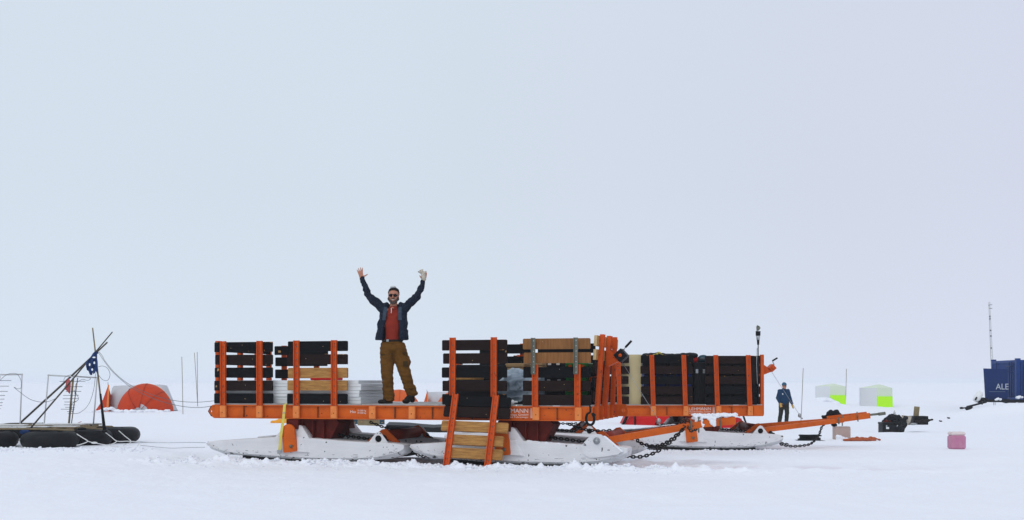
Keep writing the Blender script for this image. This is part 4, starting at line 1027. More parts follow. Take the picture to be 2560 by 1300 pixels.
hand(bd, A[0][2], Vector((.25, -.3, -1)), Vector((.8, -.3, .2)), 1, curl=.5, s=1.15); hand(bd, A[1][2], Vector((.15, -.15, -1)), Vector((-.7, -.5, .1)), -1, curl=.4, s=1.15)
Lg = [(b2(-.10, 0, .92), b2(-.13, -.02, .50), b2(-.19, 0, .10)), (b2(.09, 0, .92), b2(.12, -.03, .50), b2(.10, 0, .10))]
for a, e, w_ in Lg: bd.cap(a, .09, e, .06); bd.cap(e, .06, w_, .045)
def gp(c_, n): return 1 if c_.z < b2(0, 0, .93).z and abs(c_.x-m2(1960, 0).x) > .14*k else 0
remesh(bd, 'body', ['skin', 'glove'], .009, man2, 2, paint=gp, world=True)
jk = MB(); jk.ell(b2(0, 0, 1.36), (.22*k, .13, .11)); jk.cap(b2(-.04, 0, 1.25), .16, b2(-.02, 0, .98), .165); jk.cap(b2(.05, 0, 1.25), .15, b2(.03, 0, .98), .155); jk.cap(b2(0, 0, 1.42), .075, b2(0, -.01, 1.48), .07)
for a, e, w_ in A: jk.cap(a, .085, e, .068); jk.cap(e, .068, e.lerp(w_, .9), .05)
remesh(jk, 'jacket', 'bluejacket', .014, man2, 3, disp=wr(.012, (8, 8, 14)), world=True)
tr = MB(); tr.ell(b2(0, 0, .92), (.18, .13, .10))
for a, e, w_ in Lg: tr.cap(a, .11, e, .085); tr.cap(e, .085, w_, .075)
remesh(tr, 'trousers', 'darkpants', .014, man2, 3, disp=wr(.010), world=True)
for a, e, w_ in Lg:
    bt = MB(); p = w_; bt.cap(p, .065, p+Vector((0, 0, -.03)), .06); bt.cap(p+Vector((0, .03, -.05)), .048, p+Vector((-.03, -.14, -.055)), .045); remesh(bt, 'boot', 'rubber', .012, man2, 2, world=True)
mb = MB(); mb.ell(hc+Vector((0, .015, .055)), (.088, .100, .085)); mb.tube([hc+Vector((.083*math.cos(t), .01+.098*math.sin(t), .045)) for t in [2*math.pi*i/20 for i in range(21)]], .016, 8); mb.build('beanie', 'beanie', man2, world=True)
mb = MB(); mb.ell(hc+Vector((-.03, -.093, .0)), (.028, .012, .018)); mb.ell(hc+Vector((.03, -.093, .0)), (.028, .012, .018)); mb.tube([hc+Vector((-.08, .0, .01)), hc+Vector((-.05, -.085, .005)), hc+Vector((.05, -.085, .005)), hc+Vector((.08, 0, .01))], .006, 6)
mb.build('sunglasses', 'rubber', man2, world=True)
mb = MB(); mb.prism([(m2(1952.5, 0).x, m2(0, 983).z), (m2(1955, 0).x, m2(0, 983.5).z), (m2(1955.5, 0).x, m2(0, 986).z), (m2(1953.5, 0).x, m2(0, 987).z)], YP-.185, YP-.17); mb.build('chest_badge', 'rope', man2, world=True)
# ================================================================== TUBE RAFT WITH POLES AND ANTENNAS (left)
r0 = at(125, 1118, 22.0); zr = 0.0
raft = empty('tube_raft', (r0.x, 22.6, 0), 0, 'raft of black inner tubes lashed under bamboo slats, lying on the snow at left', 'raft')
def torus(mb, c, Ra, r, n1=40, n2=16, mi=0, sq=1.0):
    vs = [Vector(c)+Vector(((Ra+r*math.cos(u))*math.cos(t), (Ra+r*math.cos(u))*math.sin(t), r*math.sin(u)*sq+.004*math.sin(3*t))) for t in [2*math.pi*i/n1 for i in range(n1)] for u in [2*math.pi*j/n2 for j in range(n2)]]
    fs = [[i*n2+j, i*n2+(j+1) % n2, ((i+1) % n1)*n2+(j+1) % n2, ((i+1) % n1)*n2+j] for i in range(n1) for j in range(n2)]
    mb.add(vs, fs, mi, True)
def xw(px, Y): return (px-1280)/F*Y
for px, Yt, lift, tl in ((-28, 22.0, .125, 0), (125, 21.95, .125, 0), (212, 22.78, .13, 0), (283, 23.5, .15, .03), (58, 24.6, .19, 0), (-60, 23.9, .15, 0), (165, 24.3, .12, 0)):
    mb = MB(); torus(mb, (xw(px, Yt), Yt, lift), .37, .158, sq=.98)
    x = xw(px, Yt); mb.tube([(x+.25, Yt-.2, lift+.10), (x+.25, Yt-.2, lift+.17)], .008, 6)
    mb.build('inner_tube', 'tube', raft, world=True)
mb = MB()
for i in range(10):
    Yb = 21.75+i*.26+random.uniform(-.08, .08); a = random.uniform(-90, 60) if i % 3 else -120; b_ = random.uniform(200, 285)
    if i < 3: b_ = random.choice((185, 240))
    p = at(a, 1, Yb); q = at(b_, 1, Yb+random.uniform(-.15, .15)); zz = .318+random.uniform(0, .03)
    mb.tube([(p.x, Yb, zz), ((p.x+q.x)/2, Yb+.02, zz+.01), (q.x, q.y, zz+random.uniform(-.01, .012))], random.uniform(.011, .017), 7)
for i in range(7):
    x = xw(-20+i*38, 22.6); mb.tube([(x, 21.75, .335), (x+random.uniform(-.35, .0), 23.9, .345)], .014, 7)
mb.build('bamboo_slats', 'bamboo', raft, world=True)
mb = MB()
for (a, b_, Ya, wz) in ((-40, 66, 22.1, .345), (70, 118, 22.2, .35), (80, 205, 23.0, .37), (120, 235, 23.6, .36), (-30, 60, 22.8, .36), (125, 190, 22.5, .345)):
    mb.box((xw(a, Ya), Ya, wz), (xw(b_, Ya), Ya+.22, wz+.022))
mb.build('deck_board', 'foam', raft, world=True)
mb = MB()
def rp(pts, r=.0085): mb.tube(spline([at(*p) for p in pts], 4), r, 6)
rp([(192, 1085, 21.75), (206, 1094, 21.65), (219, 1103, 21.5), (205, 1110, 21.45), (192, 1113, 21.5)])
rp([(219, 1103, 21.5), (234, 1107, 21.5), (262, 1112, 21.6), (300, 1118, 21.6), (340, 1118, 21.7)])
rp([(262, 1080, 22.5), (278, 1092, 22.3), (293, 1103, 22.2), (320, 1103, 22.3), (350, 1105, 22.4)])
rp([(293, 1103, 22.2), (285, 1108, 22.1), (276, 1112, 22.0)]); rp([(297, 1077, 22.9), (312, 1090, 22.6), (328, 1104, 22.4), (316, 1110, 22.3), (309, 1113, 22.2)])
rp([(350, 1105, 22.4), (342, 1118, 22.0)])
mb.ell(at(236, 1107, 21.48), (.06, .02, .02))
mb.build('rope', 'rope', raft, world=True)
mb = MB()
for (px, py, Yq, r, mi) in ((130, 1068, 23.0, (.10, .06, .03), 0), (62, 1080, 21.85, (.10, .05, .05), 1), (250, 1069, 22.6, (.07, .05, .025), 0), (228, 1066, 23.4, (.03, .03, .03), 0), (106, 1061, 24.2, (.03, .03, .04), 0), (92, 1063, 24.2, (.05, .03, .02), 0), (160, 1063, 24.0, (.03, .03, .02), 0), (205, 1072, 22.3, (.09, .05, .03), 0), (30, 1070, 22.2, (.07, .05, .03), 0), (150, 1076, 21.8, (.08, .03, .02), 0), (262, 1078, 22.2, (.06, .04, .03), 0), (185, 1064, 23.2, (.05, .04, .04), 0)):
    mb.ell(at(px, py, Yq), r, mi, 10)
mb.build('lashing', ['rubber', 'flag'], raft, world=True)
for p_, q_, r_ in (((128, 1061, 24), (142, 1057, 24), .006), ((190, 1059, 24), (204, 1054, 24), .006), ((192, 1058, 23.9), (222, 1070, 23.6), .006), ((12, 1066, 23.9), (45, 1068, 23.9), .02)):
    mb = MB(); mb.tube([at(*p_), at(*q_)], r_, 6); mb.build('cord', 'redcloth', raft, world=True)
apx = at(241, 880, 22.9)
tri = empty('pole_tripod', (apx.x, 22.9, .33), 0, 'tripod of crossed dark poles standing on the tube raft', 'tripod')
for a, b_, r, m_ in (((231.5, 820, 22.95), (261, 1074, 22.4), .017, 'bamboo'), ((268, 856, 22.7), (52, 1056, 24.1), .020, 'darkpole'), ((281, 830, 23.1), (75, 1072, 22.1), .0155, 'darkpole')):
    mb = MB(); p, q = at(*a), at(*b_); mb.tube([p, p.lerp(q, .5)+Vector((0, 0, -.012)), q], [r*.75, r, r*1.05], 8); mb.build('pole', m_, tri, world=True)
mb = MB(); mb.tube([at(261.5, 1078, 22.3), at(256, 1030, 22.36), at(251, 985, 22.45)], [.034, .026, .022], 8); mb.build('foot_sleeve', 'rubber', tri, world=True)
mb = MB()
for t in range(5): mb.tube([apx+Vector((.03*math.cos(a), .03*math.sin(a), -.03+.012*t)) for a in [2*math.pi*k/10 for k in range(11)]], .007, 6)
mb.build('lashing', 'flag', tri, world=True)
# flag: cloth with two eye holes, a nose hole and a ragged hem, hanging from the apex
def flag():
    mb = MB(); n = 52; me_ = 60
    ol = [(237, 878), (243, 880), (243, 890), (243, 897), (244.5, 905), (244, 925), (242.5, 933), (241, 930), (239, 928), (238, 934), (236, 932), (234, 936), (232, 930), (230.5, 937), (227, 938), (224, 935), (222, 928), (217, 925), (215, 915), (216, 905), (221, 899), (227, 892), (232, 884)]
    def inside(x, y, P_):
        c_ = False; j = len(P_)-1
        for i in range(len(P_)):
            if (P_[i][1] > y) != (P_[j][1] > y) and x < (P_[j][0]-P_[i][0])*(y-P_[i][1])/(P_[j][1]-P_[i][1])+P_[i][0]: c_ = not c_
            j = i
        return c_
    def hole(x, y): return ((x-224.2)/2.4)**2+((y-911.5)/3.4)**2 < 1 or ((x-235.8)/2.5)**2+((y-907)/3.3)**2 < 1 or ((x-230.5)/2.4)**2+((y-924)/3.2)**2 < 1 or (((x-236)/5.5)**2+((y-893.5)/1.9)**2 < 1)
    stp = .6; vid = {}
    def V(i, j):
        if (i, j) not in vid:
            x, y = 213+i*stp, 876+j*stp; Yw = 22.58+.02*math.sin(x*.5+y*.1)+.012*math.sin(y*.35)
            vid[(i, j)] = len(mb.v); mb.v.append(at(x, y, Yw))
        return vid[(i, j)]
    for i in range(56):
        for j in range(106):
            x, y = 213+(i+.5)*stp, 876+(j+.5)*stp
            if inside(x, y, ol) and not hole(x, y):
                mb.f.append([V(i, j), V(i+1, j), V(i+1, j+1), V(i, j+1)]); mb.m.append(0); mb.sm.append(True)
    o = mb.build('flag', 'flag', None, label='ragged navy flag with two eye holes hanging from the tripod top', cat='flag')
    sd = o.modifiers.new('t', 'SOLIDIFY'); sd.thickness = .004
flag()
mb = MB()
pts = [(166, 952), (172, 946), (177, 955), (176, 975), (174, 985), (168, 978), (161, 972), (164, 962)]
for k in range(2): pass
ring = [at(x, y, 23.02) for x, y in pts]; cen = at(170, 965, 22.98); v_ = [cen]+ring; mb.add(v_+[p+Vector((0, .006, 0)) for p in v_], [[0, 1+i, 1+(i+1) % 8] for i in range(8)]+[[9, 10+(i+1) % 8, 10+i] for i in range(8)]+[[1+i, 10+i, 10+(i+1) % 8, 1+(i+1) % 8] for i in range(8)])
mb.build('pennant', 'redcloth', None, label='small red and white cloth tied to the lower poles of the tripod', cat='flag')
# antenna frames
def ant(legs, topy, Yq, boom, els, label):
    x0, x1 = legs; base = at((x0[1]+x1[1])/2, 1066, Yq)
    rt = empty('comb_antenna', (base.x, Yq, .34), 0, label, 'antenna', 'pipe frames with comb antennas on the raft')
    mb = MB(); a0, a1 = at(x0[0], topy[0], Yq), at(x1[0], topy[1], Yq+.1); b0, b1 = at(x0[1], 1066, Yq), at(x1[1], 1066, Yq+.1)
    mb.tube([a0, b0], .014, 8); mb.tube([a1, b1], .014, 8); mb.tube([a0, a1], .014, 8); mb.ell(a0, .02); mb.ell(a1, .02)
    mb.build('frame', 'pvc', rt, world=True)
    mb = MB(); p, q = at(boom[0], boom[1], Yq+.05), at(boom[2], boom[3], Yq+.05)
    mb.tube([p, q], [.022, .020], 8); mb.tube([p+Vector((.09, 0, 0)), q+Vector((.05, 0, 0))], .010, 6); mb.build('boom', 'bamboo', rt, world=True)
    mb = MB()
    for y, l, r in els: mb.tube([at(l, y, Yq+.03), at(r, y+random.uniform(-.6, .6), Yq+.03)], .0055, 6)
    mb.build('elements', 'wire', rt, world=True)
    return rt
els = [(953.5, 149, 213), (967, 160, 206), (979, 165, 203), (988.5, 158, 197), (997, 157, 197), (1005, 161, 191), (1012, 160, 188), (1018, 163, 187), (1023, 152, 186), (1029, 168, 184), (1034, 170, 182)]
ant(((121, 110), (243, 233)), (938, 944), 23.2, (183, 945, 172, 1062), els, 'grey pipe frame with comb antenna standing behind the tripod poles')
els = [(951.5, -40, 28), (965.5, -36, 22), (978, -34, 19), (989, -30, 12.5), (998, -28, 11), (1006.5, -25, 6.5), (1014, -22, 5), (1021, -20, 1)]
ant(((-75, -80), (55, 50)), (937.5, 936), 22.9, (-12, 940, -18, 1062), els, 'grey pipe frame with comb antenna cut by the left photo edge')
# cables
def cable(name, pts, r, mtl, label, k=8):
    mb = MB(); mb.tube(spline([at(*p) for p in pts], k), r, 6); return mb.build(name, mtl, None, label=label, cat='cable')
cable('guy_cable', [(248, 880, 22.9), (256, 890, 22.6), (263, 903, 22.3), (290, 935, 21.6), (330, 965, 20.8), (390, 990, 20.1), (440, 1002, 19.4), (490, 1005.5, 18.8), (536, 1002, 18.3)], .0045, 'wire', 'upper grey guy cable sagging from tripod top to the front sled')
cable('guy_cable', [(246, 881, 22.9), (262, 905, 22.2), (285, 933, 21.6), (330, 970, 20.8), (385, 997, 20.1), (440, 1013, 19.4), (490, 1019, 18.8), (532, 1015, 18.2)], .0045, 'wire', 'lower grey guy cable sagging from tripod top to the front sled')
cable('loop_cable', [(246, 917, 22.7), (256, 915, 22.6), (268, 920, 22.6), (275, 935, 22.6), (270, 950, 22.6), (258, 950, 22.6), (247, 938, 22.7), (244, 925, 22.7)], .0042, 'wire', 'round loop of wire hanging right of the navy flag')
cable('antenna_cable', [(239, 935, 22.8), (234, 975, 22.9), (222, 1010, 23), (205, 1028, 23), (190, 1034, 23.1), (181, 1030, 23.1), (180, 1010, 23.1), (195, 1000, 23.1), (194, 990, 23.1), (184, 975, 23.1)], .0042, 'wire', 'long looping wire between the flag and the comb antenna')
cable('antenna_cable', [(160, 953, 23), (162, 944, 23), (178, 937, 23), (200, 941, 23), (216, 943, 23), (226, 946, 23), (220, 951, 23), (205, 949, 23), (190, 960, 23), (187, 985, 23.1)], .0042, 'wire', 'wavy wire lying over the top bar of the right pipe frame')
cable('antenna_cable', [(0, 951, 22.8), (12, 940, 22.8), (25, 934, 22.8), (40, 934, 22.8), (50, 945, 22.8), (54, 960, 22.8), (52, 970, 22.8), (44, 972, 22.8), (35, 968, 22.8), (52, 982, 22.8), (75, 998, 22.9), (100, 1005, 23), (120, 1004, 23), (140, 996, 23.1)], .0042, 'wire', 'wire arching over the left pipe frame and sagging to the right one')
cable('tow_rope', [(352, 1106, 22.3), (420, 1107, 20.6), (470, 1106, 19.2), (514, 1107, 18.05)], .0035, 'wire', 'upper thin rope stretched over snow from the raft to the white ski')
cable('tow_rope', [(350, 1113, 22.1), (420, 1120, 20.3), (470, 1119, 18.9), (512, 1118, 18.0)], .0035, 'wire', 'lower thin rope lying on the snow from the raft to the white ski')
# bamboo marker stakes
for (a, b_, lb) in (((454.5, 892), (457.5, 1035), 'leftmost bamboo marker stake right of the near orange tent'), ((486, 882), (494.5, 1016), 'leaning bamboo stake of the crossing pair'), ((493, 880), (494, 1014), 'upright bamboo stake of the crossing pair'),
                    ((2008, 920), (2002, 990), 'thin leaning stake between the blue jacketed man and the huts'), ((2116, 922), (2114, 1011), 'thin upright stake in front of the left hut')):
    q = hit(*b_) if b_[1] > 1000 else at(b_[0], b_[1], 45); Yq = q.y
    mb = MB(); p = at(a[0], a[1], Yq-.02); q = at(b_[0], b_[1], Yq); q.z -= .05 if b_[1] > 1000 else max(.0, q.z-float(surf(q.x, q.y)))+.03
    mb.tube([p, p.lerp(q, .5)+Vector((.004, 0, 0)), q], [.0042+.00016*Yq]*3, 6); mb.build('marker_stake', 'bamboo', None, label=lb, cat='stake', group='bamboo marker stakes in the snow')
# ================================================================== TENTS
def tent(px0, px1, ytop, Yt, label, to='tentorange'):
    s_ = F/Yt; x0 = xw(px0, Yt); w = (px1-px0)/s_; h = w*.36; zt_ = H-(ytop-HZ)/s_; zb = zt_-h
    rt = empty('tent', (x0+w/2, Yt, zb), 0, label, 'tent', 'orange and grey expedition tents')
    mb = MB(); sec = []; n = 15
    prof = [(.145, .93, .30), (.25, .96, .38), (.4, .97, .42), (.6, .97, .43), (.76, .96, .38), (.83, .93, .34), (.89, .5, .30), (.945, .02, .28)]
    for t, hh, dd in prof:
        for k in range(n):
            a = math.pi*k/(n-1); sag = -.02*math.sin(math.pi*(t-.14)*2.3) if 0 < k < n-1 else 0
            mb.v.append(Vector((x0+w*t, Yt+.75-dd*w*math.cos(a)*.55, zb+h*hh*math.sin(a)**.62+(0 if k in (0, n-1) else sag*h))))
    for i in range(len(prof)-1):
        for k in range(n-1): mb.f.append([i*n+k, i*n+k+1, (i+1)*n+k+1, (i+1)*n+k]); mb.m.append(0); mb.sm.append(True)
    mb.f.append(list(range(n))); mb.m.append(0); mb.sm.append(False)
    mb.build('body', ['tentgrey'], rt, world=True)
    mb = MB(); cx = x0+w*.635; hw = w*.365; D_ = w*.30; n1, n2 = 30, 12
    for j in range(n2+1):
        b_ = j/n2*math.pi/2
        for i in range(n1+1):
            a = math.pi*i/n1
            xx = cx-hw*math.cos(a)*(abs(math.cos(b_))**.8)*(1-.10*math.sin(a)); zz = zb+h*1.01*(math.sin(a)**.95)*math.cos(b_)**.9
            yy = Yt+.02-D_*math.sin(b_)
            fold = (.03*noise.noise(Vector((i*.35, j*.5, px0)))+.012*math.sin(i*1.7+j))*math.sin(a)
            mb.v.append(Vector((xx, yy+fold*2, zz)))
    for j in range(n2):
        for i in range(n1):
            q4 = [j*(n1+1)+i, j*(n1+1)+i+1, (j+1)*(n1+1)+i+1, (j+1)*(n1+1)+i]
            c_ = sum((mb.v[t] for t in q4), Vector())/4
            u = (c_.x-(x0+w*.67))/w; g = 1 if (c_.z < zb+h*(.28-abs(u)*2.6) and j > 5) else 0
            mb.f.append(q4); mb.m.append(g); mb.sm.append(True)
    dm = mb.build('vestibule', [to, 'tentgrey'], rt, world=True)
    mb = MB()
    for t in (0,):
        mb.tube([Vector((cx-hw*math.cos(math.pi*i/20)*(1-.10*math.sin(math.pi*i/20)), Yt+.01, zb+h*1.015*math.sin(math.pi*i/20)**.95)) for i in range(21)], .012, 6)
    for a0_, sk_ in ((.30, .0), (.52, .05), (.76, -.03)):
        pts_ = []
        for j in range(n2+1):
            b_ = j/n2*math.pi/2*.93; a = math.pi*(a0_+sk_*j/n2)
            pts_.append(Vector((cx-hw*math.cos(a)*(abs(math.cos(b_))**.8)*(1-.10*math.sin(a)), Yt-.0-D_*math.sin(b_), zb+h*1.012*(math.sin(a)**.95)*math.cos(b_)**.9+.012)))
        mb.tube(pts_, .012, 5, 2)
    mb.tube([Vector((x0+w*.80, Yt-D_*.65, zb)), Vector((x0+w*.785, Yt-D_*.55, zb+h*.45)), Vector((x0+w*.77, Yt-.3, zb+h*.7))], .016, 6, 1)
    mb.build('seam', ['orange_pale', 'yellow', 'seam_orange'], dm, world=True)
    mb = MB(); pk = Vector((x0+w*.145, Yt+.0, zb+h*.97)); L_ = Vector((x0-.02, Yt-.25, zb)); R_ = Vector((x0+w*.155, Yt-.35, zb)); Bk = Vector((x0+w*.145, Yt+.8, zb)); F_ = Vector((x0+w*.185, Yt-.32, zb)); mid = pk.lerp(L_, .5)+Vector((.06, 0, -.06))
    m2_ = pk.lerp(R_, .5)
    mb.add([pk, mid, L_, R_, m2_, Bk], [[0, 1, 4], [1, 2, 3, 4], [0, 5, 1], [1, 5, 2], [0, 4, 3, 5]], 0)
    mb.add([pk+Vector((.0, -.02, 0)), R_+Vector((0, -.02, 0)), F_+Vector((.0, -.02, 0)), pk+Vector((.05, -.02, 0))], [[0, 1, 2, 3]], 1)
    mb.tube([pk+Vector((-.01, 0, -.1)), pk+Vector((-.01, 0, .10))], .010, 6, 2)
    mb.build('porch', [to, 'orange_pale', 'rubber'], rt, world=True)
    return rt
tent(243, 434, 960, 48.5, 'nearest orange and grey tent, beside the tube raft')
tent(897, 1054, 975, 60, 'orange domed tent seen between the waving man\'s legs', 'tentbright')
tent(1046, 1196, 977, 60.5, 'orange tent partly hidden by the front sled panel right of the waving man', 'tentbright')
# snow heaped against the tents
mb = MB()
for i in range(90):
    t = random.random(); x = xw(245+188*t, 48); r = random.uniform(.03, .10); mb.ell((x, 47.3+random.uniform(-.3, .2)+.35*abs(t-.55), float(ground(x, 48))+random.uniform(-.02, .05)+(.09 if .12 < t < .30 else 0)), (r*1.5, r*1.6, r*.7), seg=8)
remesh(mb, 'snow_heap', 'snow_part', .035, None, 1, disp=lambda c_: .045*noise.noise(c_*7), kind='stuff', label='broken snow heaped along the foot of the nearest tent')
# ================================================================== RED TENT AND THINGS BEYOND THE SLEDS
q = hit(1715, 1069); Yt = q.y; zb = q.z
mb = MB(); X0, X1 = xw(1556, Yt), xw(1872, Yt); n = 12
pf = [(0, 0), (.045, .45), (.10, .85), (.16, .93), (.5, 1), (.84, .93), (.90, .85), (.955, .45), (1, 0)]
for t, hh in pf:
    for k in range(n):
        a = math.pi*k/(n-1); mb.v.append(Vector((X0+(X1-X0)*t, Yt+.95-1.0*math.cos(a)*(.75+.25*hh), zb-.03+max(.02, .92*hh*math.sin(a)**.8))))
for i in range(len(pf)-1):
    for k in range(n-1): mb.f.append([i*n+k, i*n+k+1, (i+1)*n+k+1, (i+1)*n+k]); mb.m.append(1 if i == 1 else 0); mb.sm.append(False)
rt = empty('tent', ((X0+X1)/2, Yt+.9, zb), 0, 'long red tent lying low behind the rear sled', 'tent')
mb.build('fly_sheet', ['redtent', 'redtent'], rt, world=True)
for t in (0.0, .10): 
    i_ = 0 if t == 0 else 2
    mb = MB(); mb.tube([Vector((X0+(X1-X0)*t+.0, Yt+.95-1.02*math.cos(math.pi*k/11)*(.75+.25*pf[i_][1]), zb+max(.03, .93*pf[i_][1]*math.sin(math.pi*k/11)**.8))) for k in range(12)], .03, 6); mb.build('pole_sleeve', 'rubber', rt, world=True)
mb = MB(); mb.tube([Vector((X0+.0, Yt+.2, zb)), Vector((X0+(X1-X0)*.045, Yt+.05, zb+.40)), Vector((X0+(X1-X0)*.09, Yt+.0, zb+.55))], .045, 6); mb.build('pole_sleeve', 'rubber', rt, world=True)
mb = MB(); mb.tube([Vector((X1+.0, Yt+.2, zb)), Vector((X1-(X1-X0)*.045, Yt+.05, zb+.40)), Vector((X1-(X1-X0)*.09, Yt+.0, zb+.55))], .03, 6); mb.build('pole_sleeve', 'rubber', rt, world=True)
mb = MB(); mb.tube([Vector((X0+(X1-X0)*.37, Yt-.04, zb+.05)), Vector((X0+(X1-X0)*.43, Yt-.05, zb+.6))], .03, 6); mb.build('pole_sleeve', 'rubber', rt, world=True)
def base_box(px0, px1, ytop, ybase, depth, mats, name, label, cat, bev=.01, lid=True, yaw=0, group=None, Yf=None, sink=.05):
    q = hit((px0+px1)/2, ybase) if Yf is None else at((px0+px1)/2, ybase, Yf)
    Yq = q.y; s_ = F/Yq; w = (px1-px0)/s_; h = (ybase-ytop)/s_; zb_ = q.z-sink
    mb = MB(); rot = Matrix.Rotation(yaw, 3, 'Z'); piv = (q.x, Yq+depth/2, zb_)
    mb.box((q.x-w/2, Yq, zb_), (q.x+w/2, Yq+depth, zb_+h*.8+sink), 0, rot, piv, bev)
    if lid: mb.box((q.x-w/2-.01, Yq-.01, zb_+h*.8+sink+.002), (q.x+w/2+.01, Yq+depth+.01, zb_+h+sink), 0, rot, piv, bev)
    for t in (-.3, .3): mb.box((q.x+t*w-.02, Yq-.025, zb_+h*.72), (q.x+t*w+.02, Yq-.011, zb_+h*.9), 1, rot, piv)
    return mb.build(name, mats, None, label=label, cat=cat, group=group)
base_box(865, 893, 1049, 1060, .4, ['teal', 'card'], 'gear_box', 'dark green box on the snow seen under the front sled, left one', 'box')
base_box(894, 944, 1047, 1064, .5, ['khaki', 'board_wood'], 'kit_box', 'khaki wooden box on the snow seen under the front sled', 'box')
base_box(945, 958, 1050, 1061, .4, ['teal', 'card'], 'gear_box', 'small dark green box touching the right side of the khaki box', 'box')
base_box(1160, 1396, 1058, 1086, .7, ['black', 'steel'], 'pulk_sled', 'long black box sled on the snow behind the leaning panel', 'sled', .03)
# black pulk with ragged snow at its foot
q = hit(1040, 1078); mb = MB(); s_ = F/q.y; 
top = [(965, 1062), (1000, 1063), (1020, 1064), (1050, 1067), (1080, 1069), (1100, 1068), (1119, 1070)]
P0 = [at(x, y, q.y) for x, y in top]; B0 = [Vector((p.x+.02, q.y-.05, q.z-.04)) for p in P0]
N_ = len(P0); vv = P0+B0+[p+Vector((0, .8, .05)) for p in P0]+[p+Vector((0, .9, 0)) for p in B0]
mb.add(vv, [[i, i+1, N_+i+1, N_+i] for i in range(N_-1)]+[[i, 2*N_+i, 2*N_+i+1, i+1] for i in range(N_-1)]+[[2*N_+i, 3*N_+i, 3*N_+i+1, 2*N_+i+1] for i in range(N_-1)]+[[0, N_, 3*N_, 2*N_], [N_-1, 3*N_-1, 4*N_-1, 2*N_-1]])
mb.build('pulk_sled', ['black'], None, label='low black pulk half buried in snow behind the front sled', cat='sled')
mb = MB(); q = hit(715, 1058)
for (px, r) in ((690, .14), (705, .2), (722, .22), (740, .2), (757, .15)): mb.ell((xw(px, q.y), q.y+.2, q.z+.02), (r*1.5, r*1.3, r*.55), seg=10)
remesh(mb, 'tarp_bundle', 'amber', .03, None, 2, disp=lambda c_: .03*noise.noise(c_*8), label='amber yellow tarp bundle on the snow left of the dark red bogie', cat='tarp')
mb = MB(); q = hit(848, 1060)
for (px, r) in ((838, .14), (850, .15), (860, .09)): mb.ell((xw(px, q.y), q.y+.2, q.z+.05), (r*1.3, r*1.1, r*.9), seg=10)
remesh(mb, 'stuff_bag', 'amber', .03, None, 2, disp=lambda c_: .03*noise.noise(c_*8), label='small amber bag on the snow beside the dark green box', cat='bag')
# huts, distance haze painted into their wall colours
for (a, m_, b_, y0, ym, yb, gy, lb) in ((2040, 2075, 2114, 965, 961, 1015, 988, 'left pale hut with a lime panel half cut by snow'), (2152, 2192, 2231, 969, 963, 1021, 991, 'right pale hut with a square lime panel')):
    Yh = 57.0; q = at(m_, yb, Yh); zb_ = min(q.z, float(surf(q.x, Yh)))-.05
    rt = empty('hut', (q.x, Yh, zb_), 0, lb, 'hut', 'pale huts with lime panels')
    P_ = lambda px, py, dy=0: at(px, py, Yh+dy)
    A_, B_, C_ = xw(a, Yh+1.1), xw(m_, Yh), xw(b_, Yh+.1); zt_ = P_(0, y0+1).z; zg = P_(0, gy).z
    mb = MB(); D2 = Vector((0, 1.3, 0))
    base = [Vector((A_, Yh+1.1, 0)), Vector((B_, Yh, 0)), Vector((C_, Yh+.1, 0)), Vector((C_+.1, Yh+1.6, 0)), Vector((A_+.2, Yh+2.0, 0))]
    lo_ = [p+Vector((0, 0, zb_)) for p in base]; hi_ = [p+Vector((0, 0, zt_)) for p in base]; pk = Vector(((B_+C_)/2, Yh+.9, P_(0, ym-1).z+.03))
    mb.add(lo_+hi_+[pk], [[i, (i+1) % 5, 5+(i+1) % 5, 5+i] for i in range(5) if i != 1], 0)
    mb.add(lo_+hi_+[pk], [[1, 2, 7, 6]], 1); mb.add(hi_+[pk], [[i, (i+1) % 5, 5] for i in range(5)], 1)
    mb.build('wall', ['hutgrey', 'limepale'], rt, world=True)
    mb = MB(); d_ = Vector((0, -.03, 0))
    lowl = zb_+.05 if a > 2100 else P_(0, 994).z
    mb.add([Vector((B_+.02, Yh, lowl))+d_, Vector((C_+.02, Yh+.1, zb_+.02))+d_, Vector((C_+.0, Yh+.1, zg))+d_, Vector((B_+.0, Yh, zg))+d_, Vector((B_+.02, Yh, lowl)), Vector((C_+.02, Yh+.1, zb_+.02)), Vector((C_, Yh+.1, zg)), Vector((B_, Yh, zg))],
           [[0, 1, 2, 3], [7, 6, 5, 4], [0, 4, 5, 1], [1, 5, 6, 2], [2, 6, 7, 3], [3, 7, 4, 0]])
    mb.build('panel', 'lime', rt, world=True)
mb = MB()
for k_ in range(40):
    t = random.random(); mb.ell((xw(2040+70*t, 56.3), 56.2+random.uniform(-.3, .3), H-(994+20*max(0, t-.35)/.65-HZ)/F*56.2-.12+random.uniform(-.02, .02)), (.2, .3, .13), seg=8)
remesh(mb, 'snow_heap', 'snow_part', .06, None, 3, kind='stuff', label='snow drift heaped against the left pale hut')
# gear pile on the right
base_box(2207, 2252, 1056, 1082, .45, ['black', 'steel'], 'kit_box', 'black box with a white label at the front of the gear pile', 'box')
Yg = hit(2230, 1082).y
mb = MB(); c_ = at(2219, 1070, Yg-.03); mb.box((c_.x-.045, c_.y-.004, c_.z-.03), (c_.x+.045, c_.y+.003, c_.z+.03)); lbl = mb
lbl.build('paper_label', 'rope', bpy.data.objects['kit_box.001'] if 'kit_box.001' in bpy.data.objects else None, world=True)
def pile(name, blobs, m_, label, cat, vx=.02, dsp=.03, f=9):
    mb = MB()
    for px, py, Yq, r in blobs: mb.ell(at(px, py, Yq), r if hasattr(r, '__len__') else (r*1.1, r, r), seg=12)
    return remesh(mb, name, m_, vx, None, 2, disp=lambda q_: dsp*1.4*(.4-abs(noise.noise(q_*f))*2.2)+.3*dsp*noise.noise(q_*f*2.5), label=label, cat=cat)
